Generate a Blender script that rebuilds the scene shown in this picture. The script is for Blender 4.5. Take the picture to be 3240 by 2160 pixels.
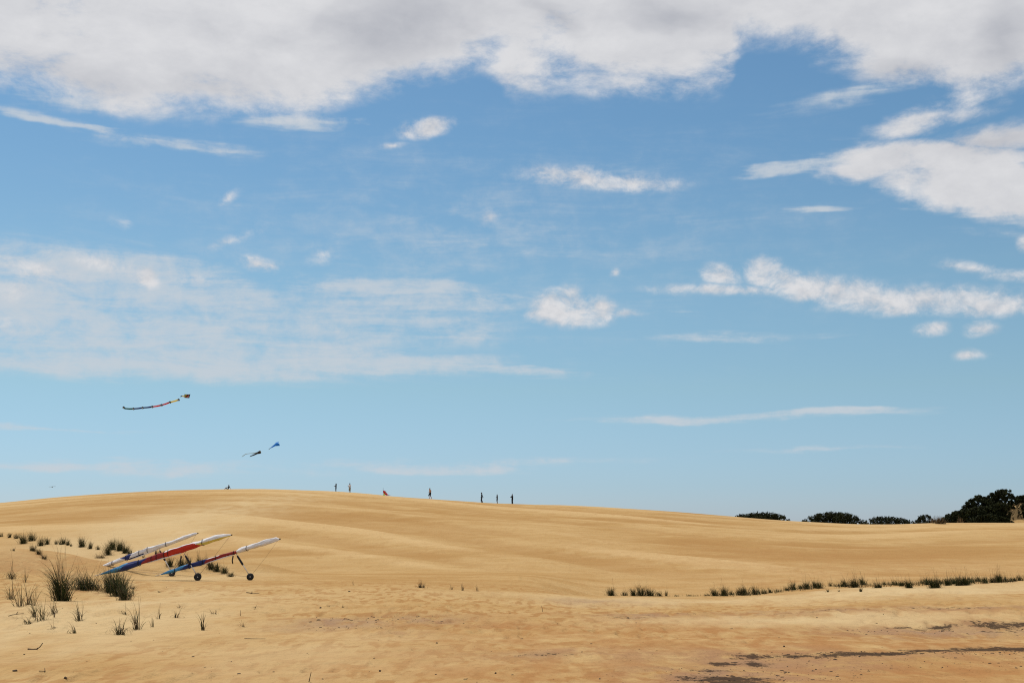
import bpy, bmesh, math, random
import numpy as np
from mathutils import Vector, Matrix

for o in list(bpy.data.objects):
    bpy.data.objects.remove(o)
SC = bpy.context.scene
COL = SC.collection
R = math.radians

# ------------------------------------------------------------------ camera
EYE = 1.7
F = 4071.0                       # focal length in pixels of the 3240 px wide photograph
PITCH = math.atan(610.0 / F)     # eye level lies at y = 1690
cam_d = bpy.data.cameras.new('camera')
cam_d.sensor_width = 36.0
cam_d.lens = 36.0 * F / 3240.0
cam_d.clip_start = 0.1
cam_d.clip_end = 20000
cam = bpy.data.objects.new('camera', cam_d)
cam.location = (0, 0, EYE)
cam.rotation_euler = (math.pi / 2 + PITCH, 0, 0)
COL.objects.link(cam)
SC.camera = cam

def ray(px, py):
    """direction of a viewing ray with y = 1"""
    cx = (px - 1620.0) / F
    cy = (1080.0 - py) / F
    dy = math.cos(PITCH) - cy * math.sin(PITCH)
    dz = math.sin(PITCH) + cy * math.cos(PITCH)
    return cx / dy, dz / dy

def at(px, py, D):
    u, s = ray(px, py)
    return Vector((u * D, D, EYE + s * D))

# ------------------------------------------------------------------ world
SUN_EL, SUN_AZ = 60.0, -38.0      # high, in front of the camera and to the left
w = bpy.data.worlds.new('World')
SC.world = w
w.use_nodes = True
nt = w.node_tree
nt.nodes.clear()
N, L = nt.nodes, nt.links

def node(kind, **kw):
    n = N.new(kind)
    for k, v in kw.items():
        setattr(n, k, v)
    return n

def math_n(op, a, b=None, c=None, clamp=False):
    n = node('ShaderNodeMath', operation=op, use_clamp=clamp)
    for i, v in enumerate((a, b, c)):
        if v is None:
            continue
        if isinstance(v, (int, float)):
            n.inputs[i].default_value = v
        else:
            L.new(v, n.inputs[i])
    return n.outputs[0]

def maprange(v, a, b, c, d, interp='SMOOTHSTEP'):
    n = node('ShaderNodeMapRange', interpolation_type=interp)
    L.new(v, n.inputs[0])
    for i, x in enumerate((a, b, c, d)):
        n.inputs[i + 1].default_value = x
    return n.outputs[0]

def mixc(f, a, b, blend='MIX'):
    n = node('ShaderNodeMix', data_type='RGBA', blend_type=blend)
    for s, v in ((0, f), (6, a), (7, b)):
        if isinstance(v, (int, float)):
            n.inputs[s].default_value = v
        elif isinstance(v, tuple):
            n.inputs[s].default_value = (*v, 1)
        else:
            L.new(v, n.inputs[s])
    return n.outputs[2]

def vmath(op, a, b=None, s=None):
    n = node('ShaderNodeVectorMath', operation=op)
    for i, v in enumerate((a, b)):
        if v is None:
            continue
        if isinstance(v, tuple):
            n.inputs[i].default_value = v
        else:
            L.new(v, n.inputs[i])
    if s is not None:
        n.inputs[3].default_value = s
    return n.outputs[0]

def noise(vec, scale, detail=6, rough=0.55, dist=0.0, out=0, lac=2.0):
    n = node('ShaderNodeTexNoise', noise_dimensions='3D')
    L.new(vec, n.inputs['Vector'])
    n.inputs['Scale'].default_value = scale
    n.inputs['Detail'].default_value = detail
    n.inputs['Roughness'].default_value = rough
    n.inputs['Lacunarity'].default_value = lac
    n.inputs['Distortion'].default_value = dist
    return n.outputs[out]

tc = node('ShaderNodeTexCoord')
sep = node('ShaderNodeSeparateXYZ')
L.new(tc.outputs['Generated'], sep.inputs[0])
dx, dy, dz = sep.outputs
azm = math_n('ARCTAN2', dx, dy)
elv = math_n('ARCSINE', dz)

sky = node('ShaderNodeTexSky', sky_type='NISHITA', sun_disc=False)
sky.sun_elevation = R(SUN_EL)
sky.sun_rotation = R(SUN_AZ % 360)
sky.altitude = 0
sky.air_density = 1.0
sky.dust_density = 0.35
sky.ozone_density = 2.0
SKY_STRENGTH = 0.1
# colour of the clear air with height above the horizon
grade = node('ShaderNodeValToRGB')
L.new(maprange(elv, 0.0, R(40), 0.0, 1.0, 'LINEAR'), grade.inputs[0])
SKY_GRADE = [(0.0, (0.62, 0.76, 1.16)), (0.053, (0.59, 0.76, 1.05)), (0.16, (0.70, 0.845, 0.88)), (0.285, (0.75, 0.92, 0.90)), (0.43, (0.68, 0.90, 0.925)), (1.0, (0.65, 0.88, 0.96))]
els = grade.color_ramp.elements
els[0].position, els[0].color = SKY_GRADE[0][0], (*SKY_GRADE[0][1], 1)
els[1].position, els[1].color = SKY_GRADE[-1][0], (*SKY_GRADE[-1][1], 1)
for p, c in SKY_GRADE[1:-1]:
    e = els.new(p)
    e.color = (*c, 1)
clear = mixc(1.0, sky.outputs[0], grade.outputs[0], 'MULTIPLY')

# clouds: banks at their bearing and height (radians), frayed by noise
comb = node('ShaderNodeCombineXYZ')
L.new(azm, comb.inputs[0])
L.new(elv, comb.inputs[1])
AE = comb.outputs[0]
dirv = tc.outputs['Generated']
flat = vmath('MULTIPLY', dirv, (1.0, 1.0, 2.1))       # noise drawn out sideways
iso = vmath('MULTIPLY', dirv, (1.0, 1.0, 1.35))
streak = vmath('MULTIPLY', dirv, (1.0, 1.0, 7.0))
warp1 = vmath('SUBTRACT', noise(flat, 8.0, 4, 0.6, out=1), (0.5, 0.5, 0.5))
warp2 = vmath('SUBTRACT', noise(streak, 6.0, 4, 0.6, out=1), (0.5, 0.5, 0.5))
AE_deck = vmath('ADD', AE, vmath('MULTIPLY', warp1, (0.09, 0.040, 0.0)))
AE_small = vmath('ADD', AE, vmath('MULTIPLY', warp1, (0.040, 0.020, 0.0)))
AE_veil = vmath('ADD', AE, vmath('MULTIPLY', warp2, (0.20, 0.030, 0.0)))

def to_ae(px, py):
    u, s = ray(px, py)
    return math.atan2(u, 1.0), math.atan2(s, math.hypot(u, 1.0))

def bank(vec, specs, inner=0.25, outer=1.45):
    """largest of a set of soft elliptical patches (bearing and height as in the list)"""
    total = None
    for (cx, cy, rx, ry, rot, wt) in specs:
        a, e = to_ae(cx, cy)
        g = node('ShaderNodeTexGradient', gradient_type='SPHERICAL')
        L.new(vec, g.inputs[0])
        tm = g.texture_mapping
        tm.vector_type = 'TEXTURE'
        tm.translation = (a, e, 0)
        tm.rotation = (0, 0, R(rot))
        tm.scale = (outer * rx / F, outer * ry / F, 1)
        v = math_n('MULTIPLY', g.outputs['Fac'], wt)
        total = v if total is None else math_n('MAXIMUM', total, v)
    return maprange(total, 0.0, 1.0 - inner / outer, 0.0, 1.05)

DECK = [
    (2950, 500, 330, 75, -6, 1.0), (3150, 590, 360, 90, -13, 1.0), (2780, 535, 190, 55, -8, .85), (2950, 372, 260, 42, 4, .62), (3200, 420, 240, 60, 0, .65),
]
# lower edge of the cloud deck that covers the upper sky
DECK_EDGE = [(-700, 300), (-350, 340), (0, 285), (120, 315), (250, 350), (420, 362), (600, 370), (800, 392), (950, 400), (1080, 345), (1230, 305), (1400, 262), (1480, 225), (1600, 292), (1750, 285), (1900, 315), (2050, 332), (2230, 322),
             (2330, 250), (2370, 150), (2500, 140), (2650, 200), (2800, 265), (2950, 305), (3070, 352), (3150, 300), (3240, 280), (3500, 330), (3900, 300)]
SMALL = [
    (1350, 414, 88, 30, 9, 1.0), (1240, 470, 70, 14, 8, .55),
    (1900, 572, 270, 34, -4, .90), (1800, 552, 190, 34, -3, .70),
    (1785, 962, 88, 50, 0, 1.2), (1845, 985, 115, 48, -4, 1.2), (1915, 985, 52, 40, 0, 1.1), (1730, 990, 60, 26, 0, .8), (1990, 998, 62, 20, 0, .65),
    (2270, 872, 62, 34, -16, 1.05), (2420, 862, 64, 46, 0, 1.2), (2490, 890, 70, 46, -20, 1.1), (2560, 918, 120, 48, -12, 1.1), (2680, 935, 190, 50, -4, 1.0),
    (2900, 950, 340, 46, -2, 1.0), (3150, 960, 190, 38, -1, 1.0), (2300, 922, 280, 22, -3, .78),
    (2940, 1040, 58, 26, 0, 1.0), (3105, 1038, 50, 26, 0, .85), (3085, 1116, 56, 20, 0, .72), (3240, 775, 34, 30, 0, .9), (3060, 845, 120, 24, -12, .7), (3200, 870, 120, 22, -3, .7),
    (835, 832, 70, 28, -12, .85), (465, 880, 52, 38, -20, 1.0), (1005, 800, 52, 46, 20, .6), (735, 750, 115, 26, 26, .6), (730, 628, 58, 22, 34, .58),
    (1540, 690, 42, 26, 20, .58), (1945, 868, 26, 17, 0, .62), (390, 692, 50, 26, 0, .5), 
    (100, 850, 170, 46, -8, .62), (330, 830, 150, 44, -6, .6), (40, 940, 70, 60, 40, .6), (30, 1040, 70, 50, 30, .55), (620, 880, 130, 30, 0, .5),
]
VEIL = [
    (1500, 760, 2300, 640, 0, .38), (1050, 1030, 800, 150, -1, .62),     (130, 390, 260, 34, -12, .80), (480, 458, 380, 22, -1, .72), (300, 330, 380, 50, 0, .55), (900, 372, 210, 36, 3, .85),
    (2500, 520, 130, 24, 5, .9), (2640, 490, 150, 34, 10, .8), (2560, 658, 190, 20, 0, .80), (2760, 290, 340, 50, 6, .62), (3120, 740, 300, 30, -4, .4), (3080, 690, 240, 26, -12, .6),
    (250, 850, 560, 110, 0, .78), (60, 970, 300, 160, 0, .80), (520, 930, 520, 110, 0, .78), (1200, 905, 420, 52, -2, 1.0), (1350, 965, 460, 44, -1, .92),
    (600, 1130, 950, 95, -1, 1.0), (1250, 1150, 420, 48, -2, 1.0), (1560, 1172, 340, 20, -2, .95), (250, 1040, 620, 110, 0, .95), (1400, 1060, 320, 26, 0, .6),
    (2200, 1312, 420, 20, 0, .9), (2600, 1310, 320, 20, 0, .85), (1500, 1470, 700, 22, 1, .72), (400, 1484, 800, 22, 0, .68), (2600, 1420, 330, 14, 0, .6),
    (2200, 1080, 330, 22, 0, .65), (150, 1355, 420, 12, 0, .5), (2120, 985, 200, 16, 0, .4), (1850, 560, 380, 36, -2, .5),
]
GREYS = [(1260, 70, 230, 120, 12, 1.0), (2170, 45, 220, 60, -8, .9), (3170, 110, 110, 110, 0, .9), (2850, 225, 200, 50, -10, .6), (180, 235, 300, 60, 0, .6), (640, 270, 260, 60, 0, .55), (1720, 60, 150, 45, -25, .7),
         (3140, 430, 220, 60, 0, .7)]
md = bank(AE_deck, DECK, 0.35)
ms = bank(AE_small, SMALL, 0.1, 1.65)
mv = bank(AE_veil, VEIL)
mg = bank(AE_deck, GREYS, 0.0, 1.5)
# the same broken cover carries on overhead and all round, outside the banks placed above
side = math_n('ABSOLUTE', azm)
fc = node('ShaderNodeFloatCurve')
crv = fc.mapping.curves[0]
EL0 = R(26)
pts = [((to_ae(x, y)[0] + 0.55) / 1.10, to_ae(x, y)[1] / EL0) for x, y in DECK_EDGE]
crv.points[0].location, crv.points[1].location = pts[0], pts[-1]
for p in pts[1:-1]:
    crv.points.new(*p)
fc.mapping.update()
sepd = node('ShaderNodeSeparateXYZ')
L.new(AE_deck, sepd.inputs[0])
L.new(maprange(sepd.outputs[0], -0.55, 0.55, 0.0, 1.0, 'LINEAR'), fc.inputs['Value'])
rise = math_n('SUBTRACT', sepd.outputs[1], math_n('MULTIPLY', fc.outputs[0], EL0))
cov = noise(flat, 1.9, 3, 0.5)
holes = math_n('MAXIMUM', maprange(cov, 0.30, 0.50, 0.45, 1.0), maprange(elv, R(30), R(24), 0.0, 1.0))   # broken overhead
md = math_n('MAXIMUM', md, math_n('MULTIPLY', maprange(rise, -0.026, 0.048, 0.0, 1.22), holes))
# scattered banks all round, outside the ones placed above
md = math_n('MAXIMUM', md, math_n('MULTIPLY', maprange(side, 0.43, 0.56, 0.0, 0.8), math_n('MULTIPLY', maprange(cov, 0.40, 0.60, 0.1, 1.0), maprange(elv, R(2), R(10), 0.0, 1.0))))

nA = noise(flat, 12.0, 9, 0.66, 0.2)
nB = noise(iso, 44.0, 6, 0.66, 0.25)
nv1 = noise(streak, 9.0, 7, 0.66, 0.5)
def frayed(m_, f_, k):
    return math_n('ADD', m_, math_n('MULTIPLY', f_, math_n('MINIMUM', math_n('MULTIPLY', m_, k), 1.0)))
cA = math_n('SUBTRACT', nA, 0.5)
cB = math_n('SUBTRACT', nB, 0.5)
cV = math_n('SUBTRACT', nv1, 0.5)
dens_d = maprange(frayed(md, math_n('ADD', math_n('MULTIPLY', cA, 2.1), math_n('MULTIPLY', cB, 0.5)), 2.0), 0.18, 0.95, 0.0, 0.97)
dens_s = maprange(frayed(ms, math_n('ADD', math_n('MULTIPLY', cB, 2.4), math_n('MULTIPLY', cA, 1.4)), 1.6), 0.10, 1.32, 0.0, 0.97)
dens_v = maprange(frayed(mv, math_n('ADD', math_n('MULTIPLY', cV, 2.3), math_n('MULTIPLY', cB, 1.7)), 1.6), 0.12, 1.36, 0.0, 0.84)
# self-shading: thick parts greyer, sunlit upper edges white
relief = math_n('SUBTRACT', nA, noise(vmath('ADD', flat, (0.0, 0.0, 0.030)), 12.0, 4, 0.6, 0.2))
relief_s = math_n('SUBTRACT', nB, noise(vmath('ADD', iso, (0.0, 0.0, 0.010)), 44.0, 3, 0.6, 0.25))
thick = math_n('MULTIPLY', math_n('ADD', mg, math_n('MULTIPLY', cA, 0.5)), math_n('MINIMUM', math_n('MULTIPLY', mg, 4.0), 1.0))
shade_d = math_n('SUBTRACT', math_n('ADD', 0.86, math_n('ADD', math_n('MULTIPLY', relief, 0.75), math_n('MULTIPLY', cB, 0.28))), math_n('MULTIPLY', thick, 0.52), clamp=True)
shade_s = math_n('ADD', 0.82, math_n('MULTIPLY', relief_s, 1.2), clamp=True)
CLOUD_LIT, CLOUD_GREY, VEIL_COL = (7.25, 7.25, 7.4), (3.7, 3.85, 4.35), (5.7, 6.2, 6.7)
col = mixc(dens_v, clear, VEIL_COL)
col = mixc(dens_s, col, mixc(shade_s, CLOUD_GREY, CLOUD_LIT))
col = mixc(dens_d, col, mixc(shade_d, CLOUD_GREY, CLOUD_LIT))
bg = node('ShaderNodeBackground')
L.new(col, bg.inputs[0])
bg.inputs[1].default_value = SKY_STRENGTH
outw = node('ShaderNodeOutputWorld')
L.new(bg.outputs[0], outw.inputs[0])
w.cycles.sampling_method = 'NONE'

# ------------------------------------------------------------------ sun, exposure
sd = bpy.data.lights.new('sun', 'SUN')
sd.energy = 2.9
sd.angle = R(3.0)
sd.color = (1.0, 0.95, 0.87)
sun = bpy.data.objects.new('sun', sd)
sdir = Vector((math.sin(R(SUN_AZ)) * math.cos(R(SUN_EL)), math.cos(R(SUN_AZ)) * math.cos(R(SUN_EL)), math.sin(R(SUN_EL))))
sun.rotation_euler = sdir.to_track_quat('Z', 'Y').to_euler()
sun.location = (0, 0, 60)
COL.objects.link(sun)
vs = SC.view_settings
vs.view_transform = 'Standard'
vs.look = 'None'
vs.exposure = 0.0
vs.gamma = 1.0
vs.use_curve_mapping = False
SC.cycles.use_denoising = False
SC.cycles.pixel_filter_type = 'BLACKMAN_HARRIS'
SC.cycles.filter_width = 1.15
SC.cycles.adaptive_threshold = 0.015
SC.cycles.sample_clamp_indirect = 2.0
SC.cycles.max_bounces = 4
SC.cycles.diffuse_bounces = 2
SC.cycles.glossy_bounces = 2
SC.cycles.transmission_bounces = 2
SC.render.resolution_x, SC.render.resolution_y = 1024, 682

# ------------------------------------------------------------------ helpers
rng = np.random.default_rng(7)
_perm = rng.random((256, 256))

def vnoise(x, y):
    """smooth lattice noise, 0..1"""
    xi = np.floor(x).astype(int)
    yi = np.floor(y).astype(int)
    fx, fy = x - xi, y - yi
    fx = fx * fx * fx * (fx * (fx * 6 - 15) + 10)
    fy = fy * fy * fy * (fy * (fy * 6 - 15) + 10)
    a = _perm[xi & 255, yi & 255]
    b = _perm[(xi + 1) & 255, yi & 255]
    c = _perm[xi & 255, (yi + 1) & 255]
    d = _perm[(xi + 1) & 255, (yi + 1) & 255]
    return (a * (1 - fx) + b * fx) * (1 - fy) + (c * (1 - fx) + d * fx) * fy

def fbm(x, y, oct=4, gain=0.5):
    t, a, n = 0, 1.0, 0
    for i in range(oct):
        t = t + a * vnoise(x + 17.3 * i, y - 9.1 * i)
        n += a
        a *= gain
        x, y = x * 2.03, y * 2.03
    return t / n

def sstep(a, b, x):
    t = np.clip((x - a) / (b - a), 0, 1)
    return t * t * (3 - 2 * t)

def tag(o, label=None, cat=None, group=None, kind=None):
    if label: o['label'] = label
    if cat: o['category'] = cat
    if group: o['group'] = group
    if kind: o['kind'] = kind
    return o

def empty(name, loc=(0, 0, 0)):
    o = bpy.data.objects.new(name, None)
    o.location = loc
    o.empty_display_size = 0.2
    COL.objects.link(o)
    return o

def link(name, me, mat, parent=None):
    """link a mesh given in world coordinates (local to its parent's location)"""
    o = bpy.data.objects.new(name, me)
    if mat is not None and len(me.materials) == 0:
        me.materials.append(mat)
    COL.objects.link(o)
    if parent is not None:
        o.parent = parent
    return o

def pymesh(verts, faces, smooth=False):
    me = bpy.data.meshes.new('mesh')
    me.from_pydata([tuple(v) for v in verts], [], faces)
    if smooth:
        me.polygons.foreach_set('use_smooth', [True] * len(me.polygons))
    me.update()
    return me

def bm_mesh(bm, smooth=True):
    bmesh.ops.recalc_face_normals(bm, faces=bm.faces)
    me = bpy.data.meshes.new('mesh')
    bm.to_mesh(me)
    bm.free()
    if smooth:
        me.polygons.foreach_set('use_smooth', [True] * len(me.polygons))
    return me

def frame_of(d):
    d = d.normalized()
    a = Vector((0, 0, 1)) if abs(d.z) < 0.9 else Vector((1, 0, 0))
    s = d.cross(a).normalized()
    return d, s, s.cross(d).normalized()

def add_tube(bm, pts, radii, seg=10, cap=True):
    pts = [Vector(p) for p in pts]
    if isinstance(radii, (int, float)):
        radii = [radii] * len(pts)
    rings = []
    for i, p in enumerate(pts):
        d = (pts[min(i + 1, len(pts) - 1)] - pts[max(i - 1, 0)])
        _, s, t = frame_of(d)
        rings.append([bm.verts.new(p + (s * math.cos(2 * math.pi * k / seg) + t * math.sin(2 * math.pi * k / seg)) * radii[i]) for k in range(seg)])
    for a, b in zip(rings[:-1], rings[1:]):
        for k in range(seg):
            bm.faces.new((a[k], a[(k + 1) % seg], b[(k + 1) % seg], b[k]))
    if cap:
        bm.faces.new(rings[0][::-1])
        bm.faces.new(rings[-1])

def add_ball(bm, c, r, scale=(1, 1, 1), rot=None, u=12, v=8):
    M = Matrix.Translation(Vector(c)) @ (rot.to_4x4() if rot else Matrix()) @ Matrix.Diagonal((*scale, 1))
    bmesh.ops.create_uvsphere(bm, u_segments=u, v_segments=v, radius=r, matrix=M)

def tube_mesh(pts, radii, seg=10):
    bm = bmesh.new()
    add_tube(bm, pts, radii, seg)
    return bm_mesh(bm)

# ------------------------------------------------------------------ materials
def principled(name, color, rough=0.8, metal=0.0, spec=0.3):
    m = bpy.data.materials.new(name)
    m.use_nodes = True
    b = m.node_tree.nodes['Principled BSDF']
    b.inputs['Base Color'].default_value = (*color, 1)
    b.inputs['Roughness'].default_value = rough
    b.inputs['Metallic'].default_value = metal
    b.inputs['Specular IOR Level'].default_value = spec
    return m

def mottled(name, c1, c2, scale, rough=0.8, bump=0.0, bscale=None, spec=0.25):
    """two tones of one material with fine relief"""
    m = principled(name, c1, rough, spec=spec)
    t = m.node_tree
    b = t.nodes['Principled BSDF']
    tcn = t.nodes.new('ShaderNodeTexCoord')
    nz = t.nodes.new('ShaderNodeTexNoise')
    nz.inputs['Scale'].default_value = scale
    nz.inputs['Detail'].default_value = 5
    t.links.new(tcn.outputs['Object'], nz.inputs['Vector'])
    rp = t.nodes.new('ShaderNodeValToRGB')
    rp.color_ramp.elements[0].position = 0.3
    rp.color_ramp.elements[1].position = 0.7
    rp.color_ramp.elements[0].color = (*c1, 1)
    rp.color_ramp.elements[1].color = (*c2, 1)
    t.links.new(nz.outputs[0], rp.inputs[0])
    t.links.new(rp.outputs[0], b.inputs['Base Color'])
    if bump:
        n2 = t.nodes.new('ShaderNodeTexNoise')
        n2.inputs['Scale'].default_value = bscale or scale * 3
        n2.inputs['Detail'].default_value = 4
        t.links.new(tcn.outputs['Object'], n2.inputs['Vector'])
        bp = t.nodes.new('ShaderNodeBump')
        bp.inputs['Strength'].default_value = bump
        bp.inputs['Distance'].default_value = 0.03
        t.links.new(n2.outputs[0], bp.inputs['Height'])
        t.links.new(bp.outputs[0], b.inputs['Normal'])
    return m

def leafy(name, c, translucent=0.25, attr=True):
    """thin leaf: colour varies from blade to blade (attribute tint)"""
    m = bpy.data.materials.new(name)
    m.use_nodes = True
    t = m.node_tree
    b = t.nodes['Principled BSDF']
    b.inputs['Roughness'].default_value = 0.6
    b.inputs['Specular IOR Level'].default_value = 0.05
    out = t.nodes['Material Output']
    at_n = t.nodes.new('ShaderNodeAttribute')
    at_n.attribute_name = 'tint'
    tr = t.nodes.new('ShaderNodeBsdfTranslucent')
    mx = t.nodes.new('ShaderNodeMixShader')
    mx.inputs[0].default_value = translucent
    t.links.new(at_n.outputs['Color'], b.inputs['Base Color'])
    t.links.new(at_n.outputs['Color'], tr.inputs['Color'])
    t.links.new(b.outputs[0], mx.inputs[1])
    t.links.new(tr.outputs[0], mx.inputs[2])
    t.links.new(mx.outputs[0], out.inputs['Surface'])
    return m

M = {}
M['blade'] = leafy('grass_blade', None, 0.18)
M['leaf'] = leafy('shrub_leaf', None, 0.10)
M['wood'] = mottled('dead_wood', (0.05, 0.036, 0.026), (0.11, 0.08, 0.055), 30, 0.9)
M['bark'] = mottled('bark', (0.04, 0.03, 0.022), (0.085, 0.065, 0.05), 8, 0.9)
M['litter'] = mottled('litter', (0.03, 0.022, 0.018), (0.09, 0.06, 0.04), 14, 0.95)
def fabric(name, c, rough=0.65):
    return mottled(name, tuple(x * 0.86 for x in c), tuple(min(1, x * 1.08) for x in c), 3.0, rough, 0.5, 9.0)
M['white_cloth'] = fabric('white_sailcloth', (0.66, 0.65, 0.67))
M['blue_cloth'] = fabric('navy_sailcloth', (0.014, 0.024, 0.12))
M['cyan_cloth'] = fabric('light_blue_sailcloth', (0.045, 0.20, 0.40))
M['red_cloth'] = fabric('red_sailcloth', (0.43, 0.030, 0.016))
M['dark_red_cloth'] = fabric('dark_red_sailcloth', (0.24, 0.022, 0.022))
M['yellow_cloth'] = fabric('yellow_sailcloth', (0.62, 0.54, 0.13))
M['black_cloth'] = fabric('black_cloth', (0.014, 0.013, 0.016))
M['green_cloth'] = fabric('green_cloth', (0.015, 0.09, 0.06))
M['kite_red'] = fabric('kite_red', (0.60, 0.04, 0.03))
M['kite_yellow'] = fabric('kite_yellow', (0.75, 0.62, 0.10))
M['kite_neon'] = fabric('kite_lime', (0.62, 0.75, 0.05))
M['kite_blue'] = fabric('kite_blue', (0.03, 0.22, 0.58))
M['kite_pink'] = fabric('kite_pink', (0.70, 0.42, 0.36))
M['kite_grey'] = fabric('kite_grey', (0.22, 0.24, 0.17))
def kite_cloth(name, c):
    m = fabric(name, c)
    t = m.node_tree
    b = t.nodes['Principled BSDF']
    tr = t.nodes.new('ShaderNodeBsdfTranslucent')
    mx = t.nodes.new('ShaderNodeMixShader')
    mx.inputs[0].default_value = 0.55
    src = b.inputs['Base Color'].links[0].from_socket
    t.links.new(src, tr.inputs['Color'])
    t.links.new(b.outputs[0], mx.inputs[1])
    t.links.new(tr.outputs[0], mx.inputs[2])
    t.links.new(mx.outputs[0], t.nodes['Material Output'].inputs['Surface'])
    return m
for nm, c in (('kite_red', (0.70, 0.05, 0.03)), ('kite_yellow', (0.85, 0.70, 0.10)), ('kite_neon', (0.70, 0.85, 0.05)), ('kite_blue', (0.03, 0.33, 0.85)), ('kite_pink', (0.80, 0.48, 0.40)), ('kite_navy', (0.02, 0.03, 0.22)), ('kite_green', (0.02, 0.16, 0.09))):
    M[nm] = kite_cloth(nm, c)
M['rubber'] = mottled('black_rubber', (0.012, 0.012, 0.013), (0.022, 0.021, 0.020), 12, 0.75)
M['alu'] = principled('aluminium_tube', (0.62, 0.60, 0.58), 0.35, 0.9)
M['wire'] = principled('steel_wire', (0.16, 0.12, 0.10), 0.45, 0.6)
M['skin'] = mottled('skin', (0.36, 0.19, 0.12), (0.42, 0.23, 0.15), 5, 0.55)
M['tan_skin'] = mottled('tanned_skin', (0.33, 0.155, 0.075), (0.39, 0.19, 0.095), 5, 0.55)
M['dark_skin'] = mottled('deep_tan_skin', (0.07, 0.036, 0.025), (0.09, 0.048, 0.032), 5, 0.6)
M['hair'] = mottled('dark_hair', (0.010, 0.008, 0.007), (0.022, 0.016, 0.012), 40, 0.6)
M['navy'] = mottled('navy_clothing', (0.005, 0.005, 0.009), (0.009, 0.009, 0.014), 12, 0.85)
M['black_wear'] = mottled('black_clothing', (0.004, 0.004, 0.005), (0.008, 0.007, 0.008), 12, 0.85)
M['white_wear'] = mottled('white_clothing', (0.66, 0.66, 0.68), (0.74, 0.73, 0.74), 12, 0.85)
M['khaki'] = mottled('khaki_clothing', (0.22, 0.19, 0.13), (0.27, 0.23, 0.16), 12, 0.85)
M['feather'] = mottled('grey_feathers', (0.06, 0.055, 0.05), (0.12, 0.11, 0.10), 6, 0.8)

# ------------------------------------------------------------------ terrain
def curve(pts):
    xs = np.array([p[0] for p in pts], float)
    ys = np.array([p[1] for p in pts], float)
    return lambda x: np.interp(x, xs, ys)

CREST = [(-1500, 1690), (-700, 1640), (-300, 1612), (0, 1592), (180, 1574), (344, 1562), (536, 1551), (716, 1547.5), (804, 1547), (900, 1549), (1060, 1556), (1213, 1567), (1360, 1579),
         (1524, 1590), (1621, 1595), (1800, 1600), (1953, 1606), (2144, 1619), (2324, 1633.5), (2527, 1650.5), (2700, 1661), (2800, 1662.5), (2851, 1662), (2933, 1658), (2990, 1657.5), (3240, 1657), (3700, 1652), (4600, 1660)]
CREST_D = [(-1500, 285), (0, 272), (740, 262), (1100, 252), (1360, 228), (1530, 234), (1620, 237), (2000, 240), (2600, 240), (3240, 246), (4600, 250)]
LIP = [(-1500, 1835), (0, 1840), (300, 1848), (800, 1848), (1300, 1852), (1700, 1878), (1900, 1886), (2200, 1886), (2400, 1876), (2540, 1862), (2700, 1850), (2900, 1845), (3100, 1838), (3240, 1834), (3700, 1822), (4600, 1815)]
def u_of(px, py=1690.0):
    return ray(px, py)[0]
UG = np.linspace(-0.75, 0.75, 601)
uc = np.array([u_of(p[0], p[1]) for p in CREST])
sc_ = np.array([ray(*p)[1] for p in CREST])
ud = np.array([u_of(p[0]) for p in CREST_D])
ul = np.array([u_of(p[0], p[1]) for p in LIP])
sl = np.array([ray(*p)[1] for p in LIP])
def smooth1(a, s):
    k = np.exp(-0.5 * (np.arange(-4 * s, 4 * s + 1) / s) ** 2)
    k /= k.sum()
    p = np.pad(a, 4 * s, mode='edge')
    return np.convolve(p, k, 'valid')
CS = smooth1(np.interp(UG, uc, sc_), 4)
CD = smooth1(np.interp(UG, ud, [p[1] for p in CREST_D]), 10)
LS = smooth1(np.interp(UG, ul, sl), 5)
LIP_D = 44.0
D0 = 74.0
def crest_depth(px):
    return float(np.interp(u_of(px), UG, CD))

DG = np.arange(0, 460.01, 0.5)
TAB = np.zeros((len(UG), len(DG)))
for i, u in enumerate(UG):
    zc = EYE + CS[i] * CD[i]
    zl = EYE + LS[i] * LIP_D
    tr = float(sstep(u_of(1650), u_of(1950), u)) * 0.75
    zmid = -0.25 * (1 - tr) + (zl - tr) * tr / 0.75 if tr > 0 else -0.25
    z0 = -0.35 - 0.25 * tr
    near = np.interp(DG, [0, 20, LIP_D, LIP_D + 7, 60, D0], [0, 0, zl, (zl + zmid) / 2 if tr == 0 else zl - tr, zmid if tr == 0 else zl - tr - .05, z0])
    k = np.exp(-0.5 * (np.arange(-6, 7) / 1.6) ** 2)
    near = np.convolve(np.pad(near, 6, mode='edge'), k / k.sum(), 'valid')
    Lc = CD[i] - D0
    m = CS[i]
    A = 2 * (zc - z0) / Lc - m
    B = (m - A) / (2 * Lc)
    t = DG - D0
    far = z0 + A * t + B * t * t
    over = np.clip(DG - CD[i] - 2, 0, None)
    far = far - 0.0022 * over ** 2
    wgt = sstep(D0 - 5, D0 + 5, DG)
    TAB[i] = np.clip(near * (1 - wgt) + far * wgt, -4.0, None)

def bumpf(x, y, cx, cy, rx, ry, h, rot=0.0, p=1.0):
    c, s = math.cos(rot), math.sin(rot)
    X, Y = x - cx, y - cy
    a = (X * c + Y * s) / rx
    b = (-X * s + Y * c) / ry
    return h * np.exp(-(a * a + b * b) ** p)

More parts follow.
